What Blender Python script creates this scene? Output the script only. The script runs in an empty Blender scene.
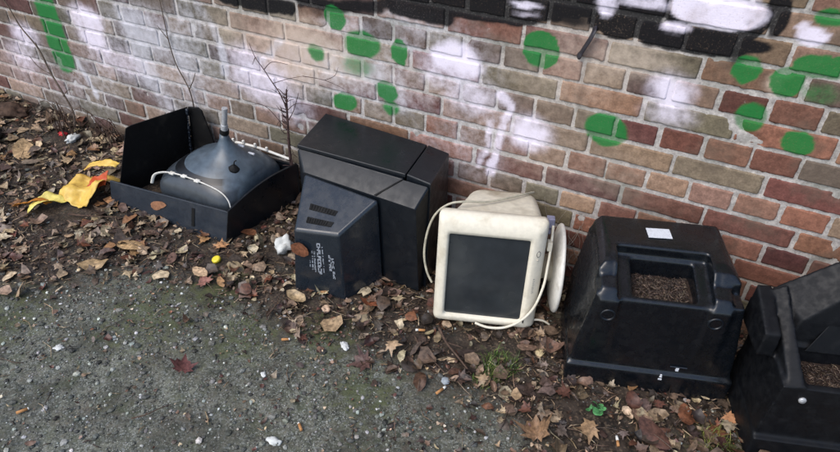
import bpy, bmesh, math, random
import numpy as np
from mathutils import Vector, Matrix, noise as mnoise
R = math.radians
random.seed(11); rng = np.random.default_rng(11)
sc = bpy.context.scene
col = sc.collection

# ------------------------------------------------------------------ helpers
def lin(c):
    return tuple((v/12.92 if v <= .04045 else ((v+.055)/1.055)**2.4) for v in [x/255 for x in c])
def shade(c, a, b):
    k = random.uniform(a, b); return [v*k*random.uniform(.97, 1.03) for v in c]
def tag(o, label=None, cat=None, group=None, kind=None):
    if label: o['label'] = label
    if cat: o['category'] = cat
    if group: o['group'] = group
    if kind: o['kind'] = kind
    return o
def thing(name, label, cat, loc=(0,0,0), rot=(0,0,0), group=None):
    o = bpy.data.objects.new(name, None); col.objects.link(o)
    o.empty_display_size = .05
    o.location = loc; o.rotation_euler = rot
    return tag(o, label, cat, group)

class MB:
    """collects vertices and faces, builds ONE mesh object"""
    def __init__(s): s.v = []; s.f = []; s.c = []
    def add(s, vs, fs, c=None):
        n = len(s.v); s.v += [tuple(map(float, p)) for p in vs]; s.f += [tuple(i+n for i in f) for f in fs]
        s.c += [c or (1,1,1)]*len(vs)
    def box(s, lo, hi, M=None):
        x0,y0,z0 = lo; x1,y1,z1 = hi
        vs = [(x0,y0,z0),(x1,y0,z0),(x1,y1,z0),(x0,y1,z0),(x0,y0,z1),(x1,y0,z1),(x1,y1,z1),(x0,y1,z1)]
        if M is not None: vs = [M @ Vector(p) for p in vs]
        s.add(vs, [(0,3,2,1),(4,5,6,7),(0,1,5,4),(1,2,6,5),(2,3,7,6),(3,0,4,7)])
    def loft(s, rings, cap0=True, cap1=True, closed=True):
        n = len(rings[0]); vs = [p for r in rings for p in r]; fs = []
        for k in range(len(rings)-1):
            for i in range(n if closed else n-1):
                j = (i+1) % n
                fs.append((k*n+i, k*n+j, (k+1)*n+j, (k+1)*n+i))
        if cap0: fs.append(tuple(range(n-1,-1,-1)))
        if cap1: fs.append(tuple((len(rings)-1)*n+i for i in range(n)))
        s.add(vs, fs)
    def tube(s, pts, r, n=8, flat=1.0):
        pts = [Vector(p) for p in pts]; rings = []
        rr = r if isinstance(r, (list, tuple)) else [r]*len(pts)
        prev = None
        for i, p in enumerate(pts):
            t = (pts[min(i+1,len(pts)-1)] - pts[max(i-1,0)]).normalized()
            if prev is None:
                a = t.orthogonal().normalized()
            else:
                a = (prev - t*prev.dot(t)).normalized()
            prev = a; b = t.cross(a)
            rings.append([p + (a*math.cos(q)+b*math.sin(q)*flat)*rr[i] for q in [2*math.pi*k/n for k in range(n)]])
        s.loft(rings)
    def hull(s, pts):
        bm = bmesh.new()
        for p in pts: bm.verts.new(p)
        g = bmesh.ops.convex_hull(bm, input=bm.verts)
        for v in [v for v in bm.verts if not v.link_faces]: bm.verts.remove(v)
        bmesh.ops.dissolve_limit(bm, angle_limit=R(1), verts=bm.verts, edges=bm.edges)
        bmesh.ops.recalc_face_normals(bm, faces=bm.faces)
        bm.verts.index_update()
        s.add([v.co[:] for v in bm.verts], [tuple(v.index for v in f.verts) for f in bm.faces]); bm.free()
    def mesh(s, name):
        me = bpy.data.meshes.new(name); me.from_pydata(s.v, [], s.f); me.update(); return me
    def build(s, name, mat, parent=None, bevel=0, smooth=True, seg=3, loc=None, rot=None, colors=False):
        me = s.mesh(name)
        if colors:
            ca = me.color_attributes.new('Col', 'FLOAT_COLOR', 'POINT')
            ca.data.foreach_set('color', np.array([(*c,1) for c in s.c], dtype=np.float32).ravel())
        o = bpy.data.objects.new(name, me); col.objects.link(o)
        me.materials.append(mat)
        if smooth: me.polygons.foreach_set('use_smooth', [True]*len(me.polygons))
        if bevel:
            b = o.modifiers.new('round', 'BEVEL'); b.width = bevel; b.segments = seg; b.limit_method = 'ANGLE'; b.angle_limit = R(28)
            w = o.modifiers.new('wn', 'WEIGHTED_NORMAL'); w.keep_sharp = True
        if parent: o.parent = parent
        if loc: o.location = loc
        if rot: o.rotation_euler = rot
        return o
def spline(pts, n=8):
    pts = [Vector(p) for p in pts]; P = [pts[0]]+pts+[pts[-1]]; out = []
    for i in range(1, len(P)-2):
        a,b,c,d = P[i-1:i+3]
        for k in range(n):
            t = k/n
            out.append(.5*((2*b)+(c-a)*t+(2*a-5*b+4*c-d)*t*t+(3*b-a-3*c+d)*t**3))
    out.append(pts[-1]); return out
def fbm(x, y, seed=0, octs=4, f=1.0):
    """value noise on arrays"""
    x = np.asarray(x, float)*f; y = np.asarray(y, float)*f; out = np.zeros(np.broadcast(x,y).shape); a = .5
    for o in range(octs):
        xi = np.floor(x).astype(int); yi = np.floor(y).astype(int); u = x-xi; v = y-yi
        u = u*u*(3-2*u); v = v*v*(3-2*v)
        def h(i, j):
            n = (i*374761393 + j*668265263 + (seed+o)*974634777) & 0xffffffff
            n = ((n ^ (n >> 13))*1274126177) & 0xffffffff
            return ((n ^ (n >> 16)) & 0xffff)/65535.0
        out = out + a*((h(xi,yi)*(1-u)+h(xi+1,yi)*u)*(1-v)+(h(xi,yi+1)*(1-u)+h(xi+1,yi+1)*u)*v - .5)*2
        x = x*2.03+17.1; y = y*2.03+5.7; a *= .5
    return out
def sm(a, b, x):
    t = np.clip((x-a)/(b-a), 0, 1); return t*t*(3-2*t)

# ------------------------------------------------------------------ node helpers
def mat(name):
    m = bpy.data.materials.new(name); m.use_nodes = True
    nt = m.node_tree; b = nt.nodes['Principled BSDF']; return m, nt, b
def nd(nt, t, **k):
    n = nt.nodes.new(t)
    for a, v in k.items():
        if a == 'ins':
            for q, w in v.items(): n.inputs[q].default_value = w
        else: setattr(n, a, v)
    return n
def lk(nt, a, b): nt.links.new(a, b)
def mix(nt, fac, a, b, mode='MIX'):
    n = nd(nt, 'ShaderNodeMix', data_type='RGBA', blend_type=mode)
    for s, v in ((n.inputs[0], fac), (n.inputs[6], a), (n.inputs[7], b)):
        if hasattr(v, 'is_linked'): lk(nt, v, s)
        elif isinstance(v, (int, float)): s.default_value = v
        else: s.default_value = (*v[:3], 1)
    return n.outputs[2]
def math_(nt, op, a, b=0.0, clamp=False):
    n = nd(nt, 'ShaderNodeMath', operation=op); n.use_clamp = clamp
    for s, v in ((n.inputs[0], a), (n.inputs[1], b)):
        if hasattr(v, 'is_linked'): lk(nt, v, s)
        else: s.default_value = v
    return n.outputs[0]
def ramp(nt, x, a, b, lo=0.0, hi=1.0):
    n = nd(nt, 'ShaderNodeMapRange', interpolation_type='SMOOTHSTEP')
    lk(nt, x, n.inputs[0])
    for i, v in ((1,a),(2,b),(3,lo),(4,hi)): n.inputs[i].default_value = v
    return n.outputs[0]
def noise(nt, scale, detail=4, rough=.6, coord='Object', seed=0.0, dim='3D', stretch=None):
    tc = nd(nt, 'ShaderNodeTexCoord'); n = nd(nt, 'ShaderNodeTexNoise')
    v = tc.outputs[coord]
    mp = nd(nt, 'ShaderNodeMapping'); mp.inputs[1].default_value = (seed, seed*.7, seed*1.3)
    if stretch: mp.inputs[3].default_value = stretch
    lk(nt, v, mp.inputs[0]); lk(nt, mp.outputs[0], n.inputs['Vector'])
    n.inputs['Scale'].default_value = scale; n.inputs['Detail'].default_value = detail; n.inputs['Roughness'].default_value = rough
    return n.outputs[0]
def voro(nt, scale, feature='F1', out=0):
    tc = nd(nt, 'ShaderNodeTexCoord'); n = nd(nt, 'ShaderNodeTexVoronoi', feature=feature)
    lk(nt, tc.outputs['Object'], n.inputs['Vector']); n.inputs['Scale'].default_value = scale
    return n.outputs[out]
def bump(nt, b, h, strength=.5, dist=.002, prev=None):
    n = nd(nt, 'ShaderNodeBump'); n.inputs['Strength'].default_value = strength; n.inputs['Distance'].default_value = dist
    lk(nt, h, n.inputs['Height'])
    if prev is not None: lk(nt, prev, n.inputs['Normal'])
    lk(nt, n.outputs[0], b.inputs['Normal']); return n.outputs[0]
def simple(name, c, rough=.5, var=.25, scale=40, spec=.5, bumps=.2, metal=0, dirt=None, dirt_amt=.0):
    m, nt, b = mat(name)
    n1 = noise(nt, scale); n2 = noise(nt, scale*.17, seed=3)
    c = lin(c)
    base = mix(nt, ramp(nt, n1, .3, .7), [v*(1-var) for v in c], [min(1,v*(1+var)) for v in c])
    if dirt:
        d = ramp(nt, n2, .62-dirt_amt*.3, .72)
        d = math_(nt, 'MULTIPLY', d, dirt_amt)
        base = mix(nt, d, base, lin(dirt))
    lk(nt, base, b.inputs['Base Color']); b.inputs['Metallic'].default_value = metal
    lk(nt, ramp(nt, n2, .3, .7, max(.03, rough-.1), min(1, rough+.12)), b.inputs['Roughness'])
    b.inputs['Specular IOR Level'].default_value = spec
    if bumps: bump(nt, b, n1, bumps, .001)
    return m
def attr_mat(name, rough=.6, var=.35, scale=60, spec=.3, bumps=.4, trans=0):
    m, nt, b = mat(name)
    a = nd(nt, 'ShaderNodeAttribute', attribute_name='Col')
    n1 = noise(nt, scale)
    f = ramp(nt, n1, .3, .7, 1-var, 1+var)
    sc_ = nd(nt, 'ShaderNodeVectorMath', operation='SCALE'); lk(nt, a.outputs[0], sc_.inputs[0]); lk(nt, f, sc_.inputs[3])
    lk(nt, sc_.outputs[0], b.inputs['Base Color']); b.inputs['Roughness'].default_value = rough
    b.inputs['Specular IOR Level'].default_value = spec
    if bumps: bump(nt, b, n1, bumps, .002)
    return m

# ------------------------------------------------------------------ camera, light, sky
CAM_Y, CAM_Z = -2.0797, 1.7344
yaw, pitch, roll = R(-25.212), R(36.742), R(1.87)
fw = Vector((math.sin(yaw), math.cos(yaw), 0)); rt = Vector((math.cos(yaw), -math.sin(yaw), 0)); up = Vector((0,0,1))
Fv = fw*math.cos(pitch) - up*math.sin(pitch); Uv = fw*math.sin(pitch) + up*math.cos(pitch)
Rv = rt*math.cos(roll) + Uv*math.sin(roll); U2 = -rt*math.sin(roll) + Uv*math.cos(roll)
cd = bpy.data.cameras.new('camera'); cam = bpy.data.objects.new('camera', cd); col.objects.link(cam)
cam.matrix_world = Matrix(((Rv.x,U2.x,-Fv.x,0),(Rv.y,U2.y,-Fv.y,CAM_Y),(Rv.z,U2.z,-Fv.z,CAM_Z),(0,0,0,1)))
cd.sensor_width = 36; cd.lens = 27.43; cd.clip_start = .05; cd.clip_end = 500
sc.camera = cam

SUN_EL, SUN_ROT = R(52), R(200)
w = bpy.data.worlds.new('World'); sc.world = w; w.use_nodes = True
nt = w.node_tree; bg = nt.nodes['Background']
sky = nd(nt, 'ShaderNodeTexSky', sky_type='NISHITA'); sky.sun_disc = False
sky.sun_elevation = SUN_EL; sky.sun_rotation = SUN_ROT; sky.air_density = 1.0; sky.dust_density = 2.2; sky.ozone_density = 1.0
lk(nt, sky.outputs[0], bg.inputs[0]); bg.inputs[1].default_value = .135
sd = bpy.data.lights.new('sun', 'SUN'); sd.energy = .95; sd.angle = R(42); sd.color = (1,.97,.93)
so = bpy.data.objects.new('sun', sd); col.objects.link(so)
# light travels from the sun, which stands behind the camera and to its left
sdir = Vector((-math.sin(R(25))*math.cos(SUN_EL), -math.cos(R(25))*math.cos(SUN_EL), math.sin(SUN_EL)))
so.rotation_euler = (-sdir).to_track_quat('-Z', 'Y').to_euler()
sky.sun_rotation = math.atan2(sdir.x, sdir.y)
sc.view_settings.view_transform = 'Standard'; sc.view_settings.look = 'None'
sc.view_settings.exposure = 0.8; sc.view_settings.gamma = 1; sc.view_settings.use_curve_mapping = False
sc.render.engine = 'CYCLES'; sc.cycles.max_bounces = 6; sc.cycles.use_denoising = True

# ------------------------------------------------------------------ brick wall
STROKES = [
('g', 'L', [[-3.11, 0.704], [-3.104, 0.626], [-3.096, 0.498], [-3.091, 0.375]], 0.083, 0.4, 1.0),
('g', 'E', -1.377, 0.89, 0.046, 0.047, 0.2, 1.0),
('g', 'E', -1.259, 0.801, 0.09, 0.061, 0.35, 1.0),
('g', 'E', -1.474, 0.725, 0.044, 0.043, 0.4, 0.8),
('g', 'E', -1.276, 0.702, 0.093, 0.051, 0.9, 0.6),
('g', 'E', -1.087, 0.806, 0.034, 0.051, 0.2, 1.0),
('g', 'E', -1.345, 0.533, 0.069, 0.046, 0.3, 1.0),
('g', 'E', -1.144, 0.629, 0.046, 0.043, 0.25, 1.0),
('g', 'E', -1.131, 0.566, 0.041, 0.036, 0.5, 0.8),
('g', 'E', -0.552, 0.92, 0.064, 0.065, 0.15, 1.0),
('g', 'E', -0.272, 0.686, 0.08, 0.067, 0.2, 0.9),
('g', 'E', 0.095, 0.979, 0.043, 0.045, 0.25, 0.95),
('g', 'E', 0.211, 0.963, 0.049, 0.053, 0.2, 1.0),
('g', 'E', 0.147, 0.831, 0.05, 0.051, 0.3, 0.9),
('g', 'E', 0.304, 0.789, 0.053, 0.042, 0.2, 0.95),
('g', 'E', 0.267, 1.031, 0.074, 0.037, 0.2, 1.0),
('g', 'E', 0.252, 1.169, 0.043, 0.023, 0.35, 0.9),
('g', 'E', 0.305, 0.953, 0.069, 0.041, 0.8, 0.5),
('g', 'E', 0.322, 1.033, 0.052, 0.033, 0.2, 1.0),
('w', 'E', -0.855, 0.814, 0.108, 0.076, 0.35, 1.0),
('w', 'E', -0.79, 0.698, 0.105, 0.072, 0.9, 0.7),
('w', 'E', -0.916, 0.75, 0.083, 0.055, 0.8, 0.6),
('w', 'E', -0.538, 0.604, 0.085, 0.072, 0.7, 0.95),
('w', 'E', -0.099, 0.869, 0.075, 0.066, 0.75, 0.95),
('w', 'E', -0.094, 0.799, 0.077, 0.041, 1, 0.6),
('w', 'E', -0.032, 1.143, 0.135, 0.061, 0.12, 1.0),
('w', 'E', -0.136, 1.074, 0.045, 0.018, 0.4, 0.8),
('w', 'E', -0.357, 1.107, 0.032, 0.036, 0.4, 1.0),
('w', 'E', -0.246, 1.132, 0.091, 0.015, 0.5, 0.8),
('w', 'E', 0.224, 1.114, 0.042, 0.03, 0.25, 0.95),
('w', 'E', 0.198, 1.132, 0.021, 0.016, 0.3, 0.9),
('w', 'L', [[-0.622, 0.686], [-0.65, 0.621], [-0.667, 0.518], [-0.688, 0.39]], 0.017, 0.6, 0.85),
('w', 'L', [[-0.694, 0.619], [-0.708, 0.507], [-0.733, 0.409]], 0.013, 0.8, 0.6),
('w', 'L', [[-0.673, 0.725], [-0.622, 0.686]], 0.018, 0.7, 0.8),
('w', 'E', -2.823, 0.624, 0.117, 0.08, 0.5, 0.95),
('w', 'E', -2.817, 0.535, 0.098, 0.061, 0.6, 0.9),
('w', 'E', -3.351, 0.456, 0.111, 0.072, 0.7, 0.8),
('w', 'E', -3.434, 0.323, 0.116, 0.089, 1, 0.6),
('w', 'E', -2.764, 0.494, 0.083, 0.078, 0.9, 0.6),
('w', 'E', -0.614, 1.065, 0.056, 0.013, 0.5, 0.85),
('w', 'E', -0.607, 1.033, 0.049, 0.01, 0.6, 0.4),
('b', 'E', -2.488, 0.563, 0.291, 0.179, 1, 0.75),
('b', 'E', -2.366, 0.437, 0.193, 0.153, 1, 0.7),
('b', 'E', -2.548, 0.672, 0.16, 0.071, 0.9, 0.6),
('b', 'E', -2.135, 0.745, 0.103, 0.093, 1, 0.4),
('b', 'L', [[-2.98, 0.376], [-2.944, 0.284], [-2.905, 0.196]], 0.022, 0.7, 0.85),
('b', 'L', [[-2.083, 0.819], [-2.011, 0.745], [-1.977, 0.639], [-1.975, 0.536]], 0.026, 0.7, 0.8),
('b', 'L', [[-1.893, 0.554], [-1.759, 0.637], [-1.651, 0.738]], 0.019, 0.9, 0.5),
('b', 'E', -2.344, 0.284, 0.145, 0.081, 1, 0.6),
('b', 'E', -1.006, 0.943, 0.097, 0.051, 0.9, 0.55),
('b', 'E', -1.109, 0.955, 0.083, 0.044, 0.9, 0.6),
('b', 'E', -1.041, 0.619, 0.089, 0.069, 1, 0.5),
('b', 'E', -1.176, 0.682, 0.073, 0.051, 0.9, 0.5),
('b', 'E', -0.835, 0.449, 0.175, 0.117, 1, 0.35),
('b', 'E', -1.328, 0.867, 0.118, 0.04, 0.9, 0.5),
('b', 'L', [[-1.066, 0.838], [-0.981, 0.796], [-0.872, 0.7]], 0.02, 0.9, 0.55),
('b', 'E', -1.586, 0.403, 0.107, 0.071, 1, 0.45),
('w', 'E', -1.775, 0.532, 0.164, 0.108, 0.8, 0.9),
('w', 'E', -1.658, 0.473, 0.119, 0.089, 1, 0.7),
('w', 'E', -1.854, 0.618, 0.088, 0.067, 0.9, 0.6),
('c', 'E', -1.526, 0.749, 0.245, 0.112, 0.9, 0.9),
('c', 'E', -1.411, 0.657, 0.219, 0.08, 1, 0.7),
('c', 'E', -1.64, 0.626, 0.156, 0.102, 1, 0.7),
('c', 'E', -1.913, 0.741, 0.141, 0.1, 1, 0.4),
('c', 'E', -1.064, 0.69, 0.176, 0.083, 1, 0.35),
('c', 'E', -0.35, 0.96, 0.166, 0.085, 1, 0.3),
('c', 'E', -0.22, 0.952, 0.127, 0.058, 1, 0.5),
('c', 'E', 0.181, 0.946, 0.028, 0.036, 0.7, 0.6),
('p', 'E', -3.531, 0.245, 0.188, 0.146, 1, 0.5),
('p', 'E', -1.715, 0.646, 0.211, 0.139, 1, 0.4),
('p', 'E', -0.714, 0.296, 0.175, 0.095, 1, 0.2),
('k', 'L', [[-1.109, 0.998], [-0.929, 1.013], [-0.638, 1.055], [-0.377, 1.098], [-0.223, 1.099]], 0.042, 0.3, 1),
('k', 'L', [[-0.38, 1.046], [-0.241, 1.046], [-0.087, 1.031], [0.054, 1.039]], 0.03, 0.3, 1),
('k', 'E', -0.987, 0.982, 0.136, 0.05, 0.35, 1),
('k', 'E', -0.671, 1.042, 0.215, 0.039, 0.3, 1),
('k', 'E', -0.816, 1.025, 0.113, 0.047, 0.4, 1),
('k', 'E', -0.453, 1.072, 0.099, 0.028, 0.5, 0.9),
('k', 'E', -0.326, 1.109, 0.094, 0.024, 0.4, 1),
('b', 'E', -2.445, 0.497, 0.454, 0.242, 1, 0.55),
('b', 'E', -3.177, 0.233, 0.398, 0.194, 1, 0.4),
('b', 'E', -1.364, 0.632, 0.29, 0.133, 1, 0.4),
('b', 'E', -0.959, 0.761, 0.252, 0.198, 1, 0.45),
('c', 'E', -0.47, 0.865, 0.212, 0.14, 1, 0.35),
('c', 'E', -0.414, 0.524, 0.343, 0.165, 1, 0.2),
('b', 'E', -0.738, 0.565, 0.165, 0.169, 1, 0.45),
('w', 'E', -2.66, 0.442, 0.178, 0.079, 1, 0.55),
('k', 'L', [[-1.109, 0.977], [-0.987, 0.968], [-0.899, 0.962]], 0.036, 0.4, 0.95),
('k', 'L', [[-0.871, 1.009], [-0.704, 1.017], [-0.599, 1.028]], 0.037, 0.35, 1),
('k', 'L', [[-0.818, 1.059], [-0.504, 1.077], [-0.405, 1.074]], 0.025, 0.4, 0.95),
('k', 'E', -0.458, 1.039, 0.074, 0.029, 0.8, 0.75),
('k', 'E', -0.312, 1.039, 0.07, 0.04, 0.2, 1),
('k', 'E', -0.206, 1.052, 0.037, 0.054, 0.45, 0.95),
('k', 'E', -0.139, 1.027, 0.061, 0.03, 0.3, 1),
('k', 'E', -0.02, 1.04, 0.075, 0.035, 0.3, 1),
('k', 'E', -0.227, 1.117, 0.043, 0.029, 0.3, 1),
('k', 'L', [[-0.204, 1.145], [-0.157, 1.098], [-0.096, 1.066], [-0.009, 1.064], [0.068, 1.084], [0.106, 1.133], [0.104, 1.189]], 0.017, 0.4, 1),
('k', 'E', 0.128, 1.148, 0.027, 0.07, 0.35, 1),
('k', 'E', 0.084, 1.051, 0.061, 0.023, 0.5, 1),
('k', 'E', 0.058, 1.009, 0.04, 0.024, 0.7, 0.7),
('k', 'L', [[-1.93, 0.874], [-1.758, 0.877], [-1.583, 0.89]], 0.029, 0.45, 0.95),
('k', 'L', [[-1.532, 0.922], [-1.37, 0.933], [-1.172, 0.966]], 0.027, 0.6, 0.8),
('k', 'E', -1.45, 0.905, 0.056, 0.032, 0.9, 0.5),
('k', 'L', [[-1.193, 0.97], [-1.109, 0.991], [-0.892, 1.04]], 0.022, 0.6, 0.8),
('k', 'E', -0.275, 1.193, 0.272, 0.062, 0.3, 1),
('k', 'L', [[-0.932, 1.054], [-0.781, 1.058], [-0.639, 1.068]], 0.023, 0.4, 0.9),
('k', 'L', [[-0.379, 0.937], [-0.386, 0.865], [-0.384, 0.736]], 0.017, 1, 0.35)]
def paint(x, z):
    """spray paint on the wall in wall metres: one opacity field per colour"""
    F = {k: np.zeros(x.shape) for k in 'gwkcbp'}
    wx = x + .012*fbm(x, z, 5, 3, 14) + .020*fbm(x, z, 6, 2, 5.5) + .006*fbm(x, z, 7, 2, 45); wz = z + .010*fbm(x, z, 9, 3, 14) + .014*fbm(x, z, 10, 2, 5.5) + .006*fbm(x, z, 11, 2, 45)
    for s in STROKES:
        if s[1] == 'E':
            c, _, cx, cz, rx, rz, soft, st = s
            # courses run level, so an ellipse in wall metres
            d = np.sqrt(((wx-cx)/rx)**2 + ((wz-cz)/rz)**2)
        else:
            c, _, pts, rad, soft, st = s
            d = np.full(x.shape, 9.)
            for (ax, az), (bx, bz) in zip(pts[:-1], pts[1:]):
                vx, vz = bx-ax, bz-az; L2 = vx*vx+vz*vz+1e-9
                t = np.clip(((wx-ax)*vx+(wz-az)*vz)/L2, 0, 1)
                d = np.minimum(d, np.hypot(wx-ax-t*vx, wz-az-t*vz)/rad)
        a = (1 - sm(1-soft*.85, 1+soft*.55, d))*st
        F[c] = 1-(1-F[c])*(1-a) if c in 'bcp' else np.maximum(F[c], a)
    F['b'] = F['b']*(.35+.65*sm(-.35, .30, fbm(x, z*.6+x*.25, 13, 4, 6)))
    F['w'] = F['w']*(.72+.28*sm(-.4, .15, fbm(x, z, 14, 3, 12)))
    return F
WX0, WX1 = -9.0, 3.0
V = []; Fc = []; MI = []; CO = []; nv = 0
def put(P, faces, mi, c):
    global nv
    V.append(P); Fc.extend([tuple(i+nv for i in f) for f in faces]); MI.extend([mi]*len(faces)); CO.append(c); nv += len(P)
def grid_faces(nx, nz):
    return [(j*nx+i, j*nx+i+1, (j+1)*nx+i+1, (j+1)*nx+i) for j in range(nz-1) for i in range(nx-1)]
REDS = [(134,90,74),(122,78,67),(146,104,83),(112,70,63),(152,114,93)]
TANS = [(148,124,100),(160,134,108),(136,114,94),(166,136,112),(152,116,90)]
OLIV = [(132,122,98),(122,113,92),(138,128,104)]
DARK = [(116,96,84),(108,91,82),(124,104,92),(100,82,74)]
CH = .0856; Z0 = 1.0027
def axis(L, step):
    e = [0,.0035,.0075,.013]; n = max(1, int((L-.026)/step)); m = [ .013+(L-.026)*k/n for k in range(1, n)]
    return np.array(e + m + [L-.013, L-.0075, L-.0035, L])
for r in range(-15, 13):
    top = Z0 - CH*r
    if r % 2 == 0:
        L0 = .29; off = .257 if r % 4 == 0 else .116
    else: L0 = .145; off = .0435
    x = off + L0*math.floor((WX0-off)/L0)
    while x < WX1:
        g = .0115 + random.uniform(-.0025, .003)
        L = L0 - g; H = CH - .0118 - random.uniform(-.002, .003)
        xs = x + g/2 + random.uniform(-.003, .003); zb = top - CH + .006 + random.uniform(-.0025, .0025)
        x += L0
        inview = -5.9 < xs < 1.3 and top < 1.6
        st = .0095 if inview else .06
        ux, uz = axis(L, st), axis(H, st); X, Zg = np.meshgrid(ux, uz)
        d = np.minimum(np.minimum(X, L-X), np.minimum(Zg, H-Zg))
        # rounded, chipped arrises
        cx_ = np.minimum(X, L-X); cz_ = np.minimum(Zg, H-Zg)
        d = np.where((cx_ < .006) & (cz_ < .006), .006-np.hypot(.006-cx_, .006-cz_), d)
        wxx, wzz = X+xs, Zg+zb
        d2 = d + .0030*fbm(wxx, wzz, 1, 3, 38) + .0030*fbm(wxx, wzz, 2, 2, 110) - .0002
        y = .010*(1-sm(-.002, .0028, d2)) - .0015*fbm(wxx, wzz, 3, 3, 22) + random.uniform(-.0015, .0015)
        y += .010*sm(.62, .8, fbm(wxx, wzz, 4, 2, 17)+.25)*random.choice([0,0,1])     # spalled hollows
        P = np.stack([wxx, y, wzz], -1).reshape(-1, 3)
        q = random.random(); xm = xs + L/2
        right = sm(-2.4, -.6, xm); low = sm(1.0, .55, top)
        pr = .12 + .40*right*low + .08*right
        if q < pr: c = random.choice(REDS)
        elif q < pr + .28: c = random.choice(TANS)
        elif q < pr + .44: c = random.choice(OLIV)
        else: c = random.choice(DARK) if random.random() < .62 else random.choice(TANS)
        c = shade(c, .88, 1.1); ds_ = .10 + .28*float(sm(-.9, -2.0, xm)); c = [v+(sum(c)/3-v)*ds_ for v in c]; c = lin(c)
        put(P, grid_faces(len(ux), len(uz)), 0, np.tile(np.array(c), (len(P), 1)))
# the mortar bed: one fine sheet where it shows, smeared over the arrises
gx = np.concatenate([np.arange(WX0, -5.9, .1), np.arange(-5.9, 1.3, .0085), np.arange(1.3, WX1+.05, .1)])
gz_ = np.concatenate([np.arange(-.05, 1.6, .0085), np.arange(1.6, 2.3, .1)])
X, Zg = np.meshgrid(gx, gz_)
y = .0050 + .0016*fbm(X, Zg, 21, 3, 9) + .0022*fbm(X, Zg, 22, 3, 60)
P = np.stack([X, y, Zg], -1).reshape(-1, 3)
put(P, grid_faces(len(gx), len(gz_)), 1, np.tile(np.array(lin((196,194,188))), (len(P), 1)))
# solid body and coping
for lo, hi in (((WX0,.02,-.1),(WX1,.26,2.27)), ((WX0-.03,-.03,2.28),(WX1+.03,.29,2.35))):
    m_ = MB(); m_.box(lo, hi); put(np.array(m_.v), m_.f, 1, np.tile(np.array(lin((170,160,150))), (8, 1)))
V = np.concatenate(V); CO = np.concatenate(CO)
me = bpy.data.meshes.new('brick_wall'); me.from_pydata(V.tolist(), [], Fc); me.update()
me.polygons.foreach_set('material_index', MI); me.polygons.foreach_set('use_smooth', [True]*len(MI))
pf = paint(V[:,0], V[:,2])
for nm, ch in (('Col', None), ('p1', 'gwk'), ('p2', 'cbp')):
    arr = CO if ch is None else np.stack([pf[k] for k in ch], -1)
    a = me.color_attributes.new(nm, 'FLOAT_COLOR', 'POINT')
    a.data.foreach_set('color', np.concatenate([arr, np.ones((len(arr),1))], 1).astype(np.float32).ravel())
wall = bpy.data.objects.new('brick_wall', me); col.objects.link(wall)
tag(wall, 'old brick wall in light mortar covered in green, white and black spray paint', 'wall')
def wall_mat(name, mortar):
    m, nt, b = mat(name)
    c0 = nd(nt, 'ShaderNodeAttribute', attribute_name='Col').outputs[0]
    s1 = nd(nt, 'ShaderNodeSeparateColor'); lk(nt, nd(nt, 'ShaderNodeAttribute', attribute_name='p1').outputs[0], s1.inputs[0])
    s2 = nd(nt, 'ShaderNodeSeparateColor'); lk(nt, nd(nt, 'ShaderNodeAttribute', attribute_name='p2').outputs[0], s2.inputs[0])
    nf = noise(nt, 170, 3); nm = noise(nt, 32, 5, .65); nl = noise(nt, 7, 4, .6, seed=4)
    ns = noise(nt, 16, 4, .6, seed=8, stretch=(1,1,.25))
    base = mix(nt, ramp(nt, nm, .3, .7), mix(nt, 1, c0, (.78,.76,.76), 'MULTIPLY'), mix(nt, 1, c0, (1.22,1.2,1.2), 'MULTIPLY'))
    base = mix(nt, ramp(nt, nf, .35, .68, 0, .5), base, mix(nt, 1, base, (.62,.6,.6), 'MULTIPLY'))
    ng = noise(nt, 75, 4, .7, seed=21)
    base = mix(nt, ramp(nt, ng, .34, .66, 0, .6), mix(nt, 1, base, (.72,.70,.70), 'MULTIPLY'), mix(nt, 1, base, (1.12,1.1,1.08), 'MULTIPLY'))
    if mortar:
        base = mix(nt, ramp(nt, nl, .5, .72, 0, .55), base, lin((112,116,104)))
        base = mix(nt, ramp(nt, nf, .62, .72, 0, .6), base, lin((88,84,78)))
    else:
        base = mix(nt, ramp(nt, nl, .48, .68, 0, .5), base, lin((98,86,74)))       # grime blotches
        base = mix(nt, ramp(nt, nm, .66, .76, 0, .45), base, lin((190,180,170)))    # lime bloom
        base = mix(nt, ramp(nt, ns, .62, .75, 0, .3), base, lin((70,62,56)))
    def layer(base, a, colr, k, grain=.55, crisp=False):
        if crisp: a = ramp(nt, a, .10, .85)
        e = math_(nt, 'MULTIPLY', math_(nt, 'MULTIPLY', a, math_(nt, 'SUBTRACT', 1.0, a)), 4.0)
        d = math_(nt, 'MULTIPLY', math_(nt, 'SUBTRACT', nm, .5), grain*2)
        f = math_(nt, 'ADD', a, math_(nt, 'MULTIPLY', e, d), True)
        f = math_(nt, 'MULTIPLY', f, math_(nt, 'MULTIPLY', ramp(nt, nf, .25, .45, .75, 1), k))
        return mix(nt, f, base, colr)
    base = layer(base, s2.outputs[0], lin((212,194,176)), .8)
    base = layer(base, s2.outputs[2], lin((206,170,160)), .6)
    base = layer(base, s2.outputs[1], lin((210,210,218)), .78, .9)
    base = layer(base, s1.outputs[2], lin((15,15,18)), .93 if mortar else .985, .35, True)
    base = layer(base, s1.outputs[1], lin((236,228,242)), .93 if mortar else .97)
    base = layer(base, s1.outputs[0], lin((28,116,54)), .64 if mortar else .92, .8, True)
    lk(nt, base, b.inputs['Base Color'])
    b.inputs['Roughness'].default_value = .85; b.inputs['Specular IOR Level'].default_value = .25
    n0 = bump(nt, b, nm, .35, .004); bump(nt, b, nf, .5, .0015, n0)
    return m
me.materials.append(wall_mat('brick', False)); me.materials.append(wall_mat('mortar', True))

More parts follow.
